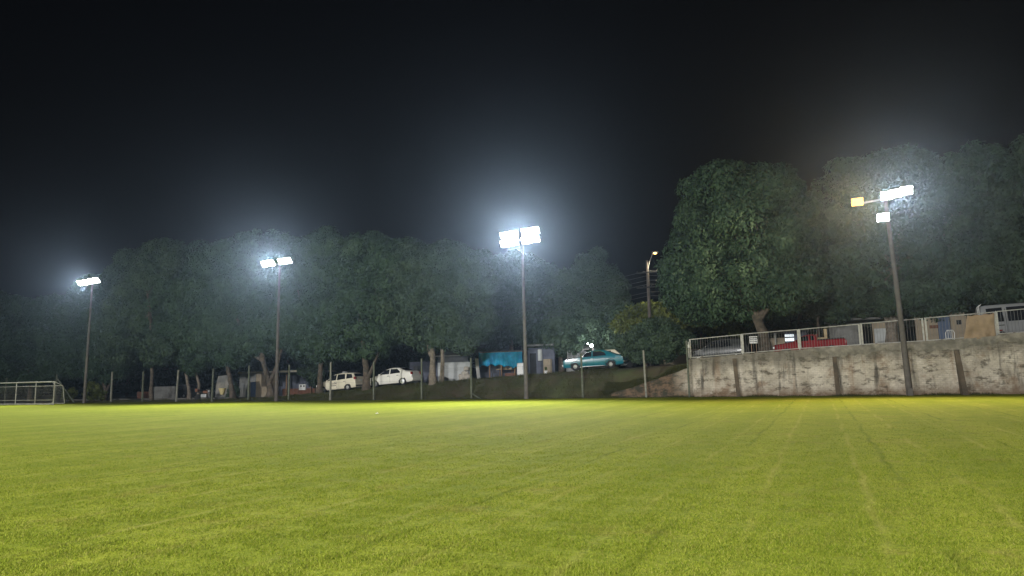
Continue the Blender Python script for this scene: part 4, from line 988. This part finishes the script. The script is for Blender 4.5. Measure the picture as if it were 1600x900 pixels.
for dz, nm in ((1.0,'upper'), (2.2,'lower')):
    mb = MB(); mb.box(-.9,.9,-.22,-.12, zt-b0-dz-.05, zt-b0-dz+.05); 
    for x in (-.8,-.3,.3,.8): mb.lathe([(.04,zt-b0-dz+.05),(.05,zt-b0-dz+.11),(.02,zt-b0-dz+.16)], 8); mb.shift(x,-.17,0,len(mb.v)-24)
    mb.build('crossarm', MT['dark'], t)
for i, (y, dl, dr) in enumerate(((424,2.2,-.4),(431,2.4,-.3),(438,2.6,-.2),(444,2.8,-.1),(456,3.0,0),(462,2.6,.2))):
    _, z = uz(1012, y, 9.0); mb = MB(); o_v = 8.8+.06*i
    pts = []
    for q in range(25):
        s_ = -1+q/12; uu = u+s_*34; sag = .9*(1-(2*abs(s_)-1)**2)
        pts.append((uu-u, 0, (h(uu)-h(u))*.9 - sag - (.35 if s_ < 0 else 0)*abs(s_)*3))
    mb.tube(pts, .012, 4, False); o = mb.build('overhead_cable', MT['cable']); o.location = W(u, o_v, z); o.rotation_euler = (0,0,ANG)
    tag(o, ['topmost','second from the top','third from the top','third from the bottom','second from the bottom','lowest'][i] + ' of the cables strung through the street lamp pole', 'cable', 'overhead cables')
# distant light between the left-hand trunks, and a scrap on the field
u, z = uz(154.5, 590, 25); t = thing('lamp', 'tiny white lamp glowing far off between the left trees', 'lamp', W(u, 25, z)); bm = bmesh.new(); bmesh.ops.create_uvsphere(bm, u_segments=10, v_segments=6, radius=.07); MB().bm(bm).build('bulb', MT['bulb'], t, True)
mb = MB(); mb.tube([(0,.1,-z),(0,.1,.1)], .04, 6); mb.tube([(0,.1,.08),(0,0,.06)], .015, 5); mb.build('post', MT['pole_dark'], t)
d_ = fwd*F_PX + rtv*(589-800) + upv*(450-647); p = CAM + d_*(CAM_H/-d_.z)
mb = MB(); mb.add([(-.07,-.04,.008),(.06,-.05,.02),(.07,.04,.01),(.0,.06,.04),(-.06,.05,.012)], [(0,1,2,3,4)]); o = mb.build('paper_scrap', MT['plastic_white']); o.location = (p.x, p.y, .012); md = o.modifiers.new('thickness','SOLIDIFY'); md.thickness = .004; tag(o, 'white paper scrap lying on the far part of the field', 'litter')

# ------------------------------------------------------------------ trees
ML = [leafmat('mango_leaf', (.021,.049,.028), (.064,.108,.056)), leafmat('broad_leaf', (.026,.052,.032), (.074,.112,.064)), leafmat('lamplit_yellow_leaf', (.045,.06,.012), (.17,.20,.05), .5, .25)]  # the last one has the street lamp's yellow light put into its colour
def leaves(rng, P, Nn, size):
    """one drooping diamond leaf at every point, its face turned roughly along the clump's surface"""
    m = len(P)
    n = Nn + rng.normal(0, .42, (m,3)); n /= np.linalg.norm(n, axis=1)[:,None]
    d = np.array([0,0,-.8]) + Nn*.25 + rng.normal(0, .6, (m,3)); d -= n*(d*n).sum(1)[:,None]; d /= np.linalg.norm(d, axis=1)[:,None]+1e-9
    s = np.cross(d, n)
    L = (size*rng.uniform(.65, 1.4, m))[:,None]; wd = L*rng.uniform(.17, .27, m)[:,None]
    V = np.empty((m,4,3)); V[:,0] = P; V[:,1] = P+d*L*.5+s*wd+n*L*.05; V[:,2] = P+d*L-n*L*.10; V[:,3] = P+d*L*.5-s*wd+n*L*.05
    return V.reshape(-1,3)
def tree(name, label, v, trunk, lobes, seed, r0=.22, lm=0, size=.26, dens=1.0, group='trees beyond the field', forks=(), bark='bark', per=34, cat='tree'):
    rng = np.random.default_rng(seed); r = random.Random(seed)
    T = [uz(x, y, v) for x, y in trunk]; u0 = T[0][0]; zb = ground_z(u0, v)
    t = thing(name, label, cat, W(u0, v, zb), (0,0,ANG), group)
    tp = [(a-u0, .0+.12*math.sin(i*1.7+seed), (b_-zb) if i else -.25) for i, (a, b_) in enumerate(T)]
    mb = MB(); n_ = len(tp)
    rad = [r0*(1.45 if i == 0 else 1.05)*(1-.5*i/max(1,n_-1)) for i in range(n_)]
    # finer trunk, gently crooked
    fine = []; fr = []
    for i in range(n_-1):
        for q in range(5):
            f = q/5; fine.append(tuple(tp[i][k]*(1-f)+tp[i+1][k]*f + (r.uniform(-.03,.03) if k < 2 and (i or q) else 0) for k in range(3))); fr.append((rad[i]*(1-f)+rad[i+1]*f)*r.uniform(.94,1.06))
    fine.append(tp[-1]); fr.append(rad[-1])
    mb.tube(fine, fr, 10)
    mb.build('trunk', MT[bark], t, True)
    cen = []; out = []; tint = []; ends = []
    for L in lobes:
        px, py, rx, ry = L[:4]; dv = L[4] if len(L) > 4 else 0
        uc, zc = uz(px, py, v+dv); D = (W(uc, v+dv, zc)-CAM).dot(fwd); ax, az = rx*D/F_PX, ry*D/F_PX; ay = (ax+az)*.42
        if dv < ay*1.12+.7-v:                      # crowns stay behind the fence line
            dv = ay*1.12+.7-v; uc, zc = uz(px, py, v+dv); D = (W(uc, v+dv, zc)-CAM).dot(fwd); ax, az = rx*D/F_PX, ry*D/F_PX
        c0 = np.array([uc-u0, dv, zc-zb]); area = 4*PI*((ax*az)**1.6/3+(ax*ay)**1.6/3+(ay*az)**1.6/3)**(1/1.6); ends.append((c0, ax, az))
        rs0 = min(1.15, .42*min(ax, az, ay*1.3))
        k = int(area*.62/(rs0*rs0)*dens)+5
        d = rng.normal(0,1,(k,3)); d /= np.linalg.norm(d,axis=1)[:,None]
        w_ = 1+.09*np.sin(d[:,0]*5+seed)*np.sin(d[:,2]*6+seed*2)+.07*np.sin(d[:,1]*9+d[:,2]*7+seed)
        sc = c0 + d*(w_*rng.uniform(.80,1.02,k))[:,None]*(np.array([ax,ay,az])-.5*rs0); sr = rs0*rng.uniform(.55,1.2,k)
        lv = rng.uniform(.75,1.25,k)
        for q in range(k):
            nl = int(4*PI*sr[q]**2*per*lv[q]*(.26/size)**2*.62)+10
            e = rng.normal(0,1,(nl,3))+d[q]*.7; e /= np.linalg.norm(e,axis=1)[:,None]
            cen.append(sc[q]+e*(sr[q]*(1-.30*rng.random(nl)**2))[:,None]*np.array([1,1,.85])); out.append(e)
            tint.append(np.full(nl, rng.uniform(0,1)))
        nf = int(area*per*.35*dens)                               # sparse inner leaves close the crown
        e = rng.normal(0,1,(nf,3)); e /= np.linalg.norm(e,axis=1)[:,None]
        cen.append(c0+e*rng.uniform(.45,.75,nf)[:,None]*np.array([ax,ay,az])); out.append(e); tint.append(rng.uniform(0,.4,nf))
    cen, out, tint = np.concatenate(cen), np.concatenate(out), np.concatenate(tint)
    keep = cen[:,2] > .3
    cen, out, tint = cen[keep], out[keep], tint[keep]
    V = leaves(rng, cen, out, size)
    me = quads_mesh('crown', V, np.arange(len(V)).reshape(-1,4))
    at_ = me.attributes.new('clump', 'FLOAT', 'FACE'); at_.data.foreach_set('value', tint.astype(np.float32))
    o = link('crown', me, ML[lm], t)
    # limbs from the trunk into every lobe
    for i, (c0, ax, az) in enumerate(ends):
        k = min(n_-1, max(1, n_-1-(i % 2))); a = Vector(tp[k]); b_ = a.lerp(Vector(c0), .8)
        if (b_-a).length < .5: continue
        mid = a.lerp(b_, .5) + Vector((r.uniform(-.3,.3), r.uniform(-.3,.3), -.12*(b_-a).length*.5))
        pts = [a, a.lerp(mid,.5)+Vector((0,0,.04)), mid, mid.lerp(b_,.5), b_]
        mb = MB(); q0 = rad[k]*.72; mb.tube(pts, [q0, q0*.85, q0*.68, q0*.5, q0*.25], 7)
        for s_ in range(3):
            e = b_ + Vector((r.uniform(-1,1)*ax*.5, r.uniform(-1,1)*ax*.35, r.uniform(-.3,.6)*az)); mb.tube([pts[2+s_ % 2], pts[3].lerp(e,.5), e], [q0*.4, q0*.25, q0*.08], 5)
        mb.build('limb', MT[bark], t, True)
    for pts, rr in forks:
        mb = MB(); F_ = [uz(x, y, v) for x, y in pts]; mb.tube([(a-u0, .08*i, b_-zb) for i, (a, b_) in enumerate(F_)], [rr*(1-.45*i/(len(F_)-1)) for i in range(len(F_))], 8); mb.build('limb', MT[bark], t, True)
    return t
tree('mango_tree', 'huge domed mango tree with a leaning trunk behind the second barrier panel', 2.7, [(1198,552),(1193,525),(1181,492),(1166,455)],
     [(1160,352,105,98),(1108,428,78,72),(1226,408,60,74),(1172,448,104,48),(1076,438,46,52),(1200,312,56,42),(1138,300,62,46),(1105,365,50,55),(1228,452,55,32)], 11, .42, 0, .27, 1.0, forks=[([(1185,500),(1197,482),(1206,462)], .26)])
tree('mango_tree', 'wide dark mango tree spreading behind the leaning floodlight pole', 9.6, [(1394,540),(1393,508),(1382,480),(1400,420)],
     [(1335,335,75,82),(1425,290,92,58),(1405,395,112,85),(1505,335,82,95),(1302,435,58,68),(1485,430,82,60),(1350,462,78,34),(1430,470,60,25),(1530,275,60,50)], 12, .40, 0, .28, .95, bark='bark_pale', forks=[([(1393,512),(1404,488),(1416,465)], .22)])
tree('mango_tree', 'mid green tree leaning in from the right picture edge above the van', 8.5, [(1665,520),(1662,470),(1650,420)],
     [(1605,375,70,108),(1635,275,60,72),(1570,430,56,45),(1660,440,70,60),(1700,350,70,90)], 13, .35, 1, .26, .9)
tree('slim_tree', 'slim tree with a thin dark trunk left of the grey house front', 8.8, [(1278,522),(1278,500),(1280,470),(1290,440)], [(1285,425,42,52),(1270,470,30,22)], 14, .10, 1, .24, .9)
tree('round_tree', 'rounded dark tree behind the teal car with a pointed top', 11.5, [(877,590),(877,560),(880,530),(890,490)],
     [(915,478,70,66),(925,428,36,36),(868,500,52,60),(957,500,34,44),(900,532,55,26),(940,455,40,40)], 15, .22, 1, .25, 1.0)
tree('round_tree', 'leafy tree behind the blue stall and the central floodlight pole', 14.5, [(800,590),(800,560),(798,520),(800,480)],
     [(800,455,62,62),(765,500,58,50),(833,508,50,45),(748,440,48,50),(845,450,36,45)], 16, .25, 1, .26, .9)
tree('street_tree', 'tall leafy tree with a straight bare trunk beside the white garage', 2.7, [(677,606),(676,575),(674,540),(676,505),(684,470)],
     [(690,432,74,54),(650,470,58,58),(722,488,58,58),(682,512,66,36),(640,415,46,40),(735,440,40,45)], 17, .26, 1, .25, 1.0, bark='bark_pale', forks=[([(675,560),(668,548),(667,535)], .12), ([(690,604),(691,560),(688,520)], .20)])
tree('street_tree', 'dense tree whose forked trunk stands between the cream estate and the saloon', 2.6, [(573,616),(572,590),(570,562),(567,525),(562,490)],
     [(560,418,82,58),(540,478,64,58),(602,478,48,58),(560,528,66,34),(515,400,48,42),(612,412,48,44)], 18, .30, 0, .26, 1.0, forks=[([(574,592),(582,572),(590,550)], .16)])
tree('street_tree', 'dark tree with a thick trunk at the nose of the cream estate car', 3.0, [(498,621),(499,600),(501,565),(497,530)],
     [(482,440,56,66),(470,505,46,44),(512,505,38,48),(455,420,42,44),(492,545,42,22)], 19, .27, 0, .25, .95, forks=[([(502,570),(510,552),(513,536)], .12)])
tree('street_tree', 'broad tree behind the second floodlight pole with low pale forks', 2.7, [(424,626),(420,600),(413,565),(405,525)],
     [(400,402,80,44),(378,458,76,58),(432,478,48,58),(344,500,48,56),(405,525,50,28),(340,425,48,50)], 20, .30, 0, .26, .95, forks=[([(420,602),(432,570),(440,540)], .17), ([(412,560),(400,545),(395,530)], .14), ([(396,490),(380,474),(352,468)], .10)])
tree('street_tree', 'shaded tree with a dark trunk beside the whitewashed wall stub', 3.2, [(364,628),(362,600),(356,570),(350,535)], [(345,500,54,50),(325,530,48,44),(362,545,36,30)], 21, .24, 0, .25, .95)
tree('twin_trunk_tree', 'tree with two slender pale trunks behind the motorcycle', 5.0, [(297,629),(296,605),(290,585),(283,560)],
     [(290,490,58,66),(268,432,50,46),(302,545,46,34),(255,500,45,55),(315,450,45,50)], 22, .17, 0, .25, .95, bark='bark_pale', forks=[([(309,629),(310,600),(303,580),(292,566)], .15)])
tree('thin_trunk_tree', 'tall tree with one long thin bare trunk behind the fence', 2.5, [(237,632),(238,595),(236,545),(235,490),(232,460)],
     [(225,432,58,48),(212,492,54,58),(250,545,36,28),(188,515,46,58),(255,405,40,34)], 23, .17, 1, .25, .9)
tree('twin_trunk_tree', 'tree with forked pale trunks right of the leftmost floodlight pole', 6.0, [(164,632),(164,612),(160,590),(150,560)],
     [(130,515,58,56),(158,470,48,42),(100,540,50,50),(142,560,56,34),(178,560,36,36)], 24, .20, 0, .25, .95, forks=[([(165,615),(172,595),(176,570)], .13)])
tree('dark_tree', 'low dark tree above the white goal frame at the left edge', 7.0, [(45,633),(46,605),(44,575)],
     [(38,515,66,48),(10,545,56,56),(62,560,48,44),(-20,500,50,50),(85,500,40,44)], 25, .22, 0, .26, .95)
tree('dark_tree', 'dark bushy tree leaving the picture at its left edge', 4.0, [(-35,634),(-36,600),(-30,570)], [(-40,520,60,60),(-10,580,40,40),(-70,560,50,60)], 26, .22, 0, .26, .8)
tree('small_tree', 'small dark tree on the bank just left of the barriers', 3.0, [(1008,592),(1009,572),(1012,552)],
     [(1010,535,46,28),(1048,532,36,25),(988,542,26,20),(1025,515,34,20),(1020,555,36,16)], 27, .09, 1, .17, 1.25, per=26)
tree('hedge', 'yellow green hedge lit by the street lamp behind the small dark tree', 9.9, [(1012,560),(1012,530),(1015,510)],
     [(995,494,30,17),(1035,486,24,15),(1018,510,40,20),(972,508,18,12),(1050,500,20,14),(1010,480,16,9)], 28, .07, 2, .36, .75, 'hedges beside the street', cat='hedge')
tree('hedge', 'hedge with bright yellow lamplight in its leaf colour under the left skirt of the huge mango tree', 9.2, [(1095,548),(1095,530),(1095,515)],
     [(1065,490,24,17),(1092,502,44,15),(1130,506,40,12),(1150,510,26,10)], 29, .06, 2, .36, .75, 'hedges beside the street', cat='hedge')
tree('shrub', 'low shrub with pale leaves at the foot of the leftmost floodlight pole', 1.8, [(142,632),(143,622),(144,612)], [(146,612,12,16),(156,618,10,10)], 30, .03, 2, .16, .8, 'shrubs behind the fence', cat='shrub')
tree('shrub', 'low yellowish shrub right of the goal brace', 2.2, [(108,632),(109,624),(110,615)], [(110,614,9,8),(104,622,8,9)], 31, .03, 2, .15, .8, 'shrubs behind the fence', cat='shrub')
tree('shrub', 'dusty shrub at the right foot of the whitewashed wall stub', 4.6, [(364,629),(364,620),(365,612)], [(365,612,9,13),(360,620,7,8)], 32, .03, 1, .14, .8, 'shrubs behind the fence', cat='shrub')
tree('shrub', 'drooping shrub over the right end of the shed veranda', 9.6, [(492,618),(492,600),(490,585)], [(484,578,22,10),(494,590,12,16),(505,565,14,18)], 33, .05, 1, .22, .9, 'shrubs behind the fence', cat='shrub')
tree('far_tree', 'dark distant tree filling the gap behind the shed', 26, [(450,612),(450,590),(450,560)], [(450,560,70,42),(410,555,50,45),(500,560,50,40),(560,560,60,40)], 34, .3, 0, .32, .5, 'distant dark trees')
tree('far_tree', 'dark distant tree filling the gap behind the garage', 26, [(650,600),(650,580),(650,550)], [(640,550,60,40),(700,540,60,40),(740,530,50,40)], 35, .3, 0, .32, .5, 'distant dark trees')
tree('far_tree', 'dark distant tree row behind the left trunks', 27, [(200,624),(200,600),(200,570)], [(200,575,60,44),(130,585,60,44),(60,585,60,44),(265,575,50,44),(330,570,50,44),(0,585,50,44)], 36, .3, 0, .32, .5, 'distant dark trees')
tree('far_tree', 'dark distant tree behind the low beige house on the right', 24, [(1250,530),(1250,510),(1250,480)], [(1250,490,60,34),(1330,480,60,34),(1180,505,50,30),(1420,475,60,34),(1500,465,60,34),(1100,520,50,30)], 37, .3, 0, .32, .5, 'distant dark trees')

# rough grass on the bank and along the foot of the wall (uncountable)
def bank_grass():
    rng = np.random.default_rng(8); n = 110000
    u = rng.uniform(-48, 34, n); v = .08+rng.random(n)**1.4*3.2
    ok = ~((u > U_WALL0) & (v > .42)); u, v = u[ok], v[ok]
    q = 26000; uo = rng.uniform(U_WALL0-.5, U_WALL1-.1, q); vo = .44+rng.random(q)*.9
    z = np.array([ground_z(a, b_) for a, b_ in zip(u, v)] + [max(wall_top(a) if b_ < .82 else 0, ground_z(a, b_)) for a, b_ in zip(uo, vo)])
    u = np.concatenate([u, uo]); v = np.concatenate([v, vo]); wall_foot = (u > U_WALL0) & (v < .43); n = len(u)
    pn = np.sin(u*1.9+np.sin(v*3))*np.sin(u*.7+v*2.1); hg = rng.uniform(.03,.17,n)*(1+.8*pn)*np.where(wall_foot, .8, 1)
    hg = np.maximum(hg, .02); hg[-q:] *= 1.7; wd = rng.uniform(.008,.02,n); t = rng.uniform(0,2*PI,n); lx = rng.normal(0,.5,n)*hg; ly = rng.normal(0,.5,n)*hg
    B_ = np.array([[*(O0+UD*float(a)+VD*float(b_))] for a, b_ in zip(u, v)]); B_[:,2] = z-.01
    V = np.empty((n,3,3)); V[:,0] = B_+np.stack([-np.cos(t)*wd,-np.sin(t)*wd,0*t],1); V[:,1] = B_+np.stack([np.cos(t)*wd,np.sin(t)*wd,0*t],1); V[:,2] = B_+np.stack([lx,ly,hg],1)
    o = link('bank_grass', quads_mesh('bank_grass', V.reshape(-1,3), np.arange(3*n).reshape(-1,3)), leafmat('rough_grass', (.055,.066,.020), (.105,.088,.042), .8, .15))
    tag(o, 'rough unmown grass on the bank and along the wall foot', kind='stuff')
bank_grass()

# ------------------------------------------------------------------ night haze round the lamps
me = MB(); me.box(-170, 170, -170, 170, -1.2, 17.5)
m = bpy.data.materials.new('haze'); m.use_nodes = True; t = m.node_tree; t.nodes.clear()
out = t.nodes.new('ShaderNodeOutputMaterial'); pv = t.nodes.new('ShaderNodeVolumePrincipled')
pv.inputs['Color'].default_value = (.54,.74,1,1); pv.inputs['Density'].default_value = HAZE_DENSITY; pv.inputs['Anisotropy'].default_value = .875; pv.inputs['Density Attribute'].default_value = ''
t.links.new(pv.outputs[0], out.inputs['Volume']); m.cycles.homogeneous_volume = True; m.cycles.volume_sampling = 'EQUIANGULAR'
o = me.build('haze', m); tag(o, 'thin night haze glowing round the floodlights', kind='stuff')
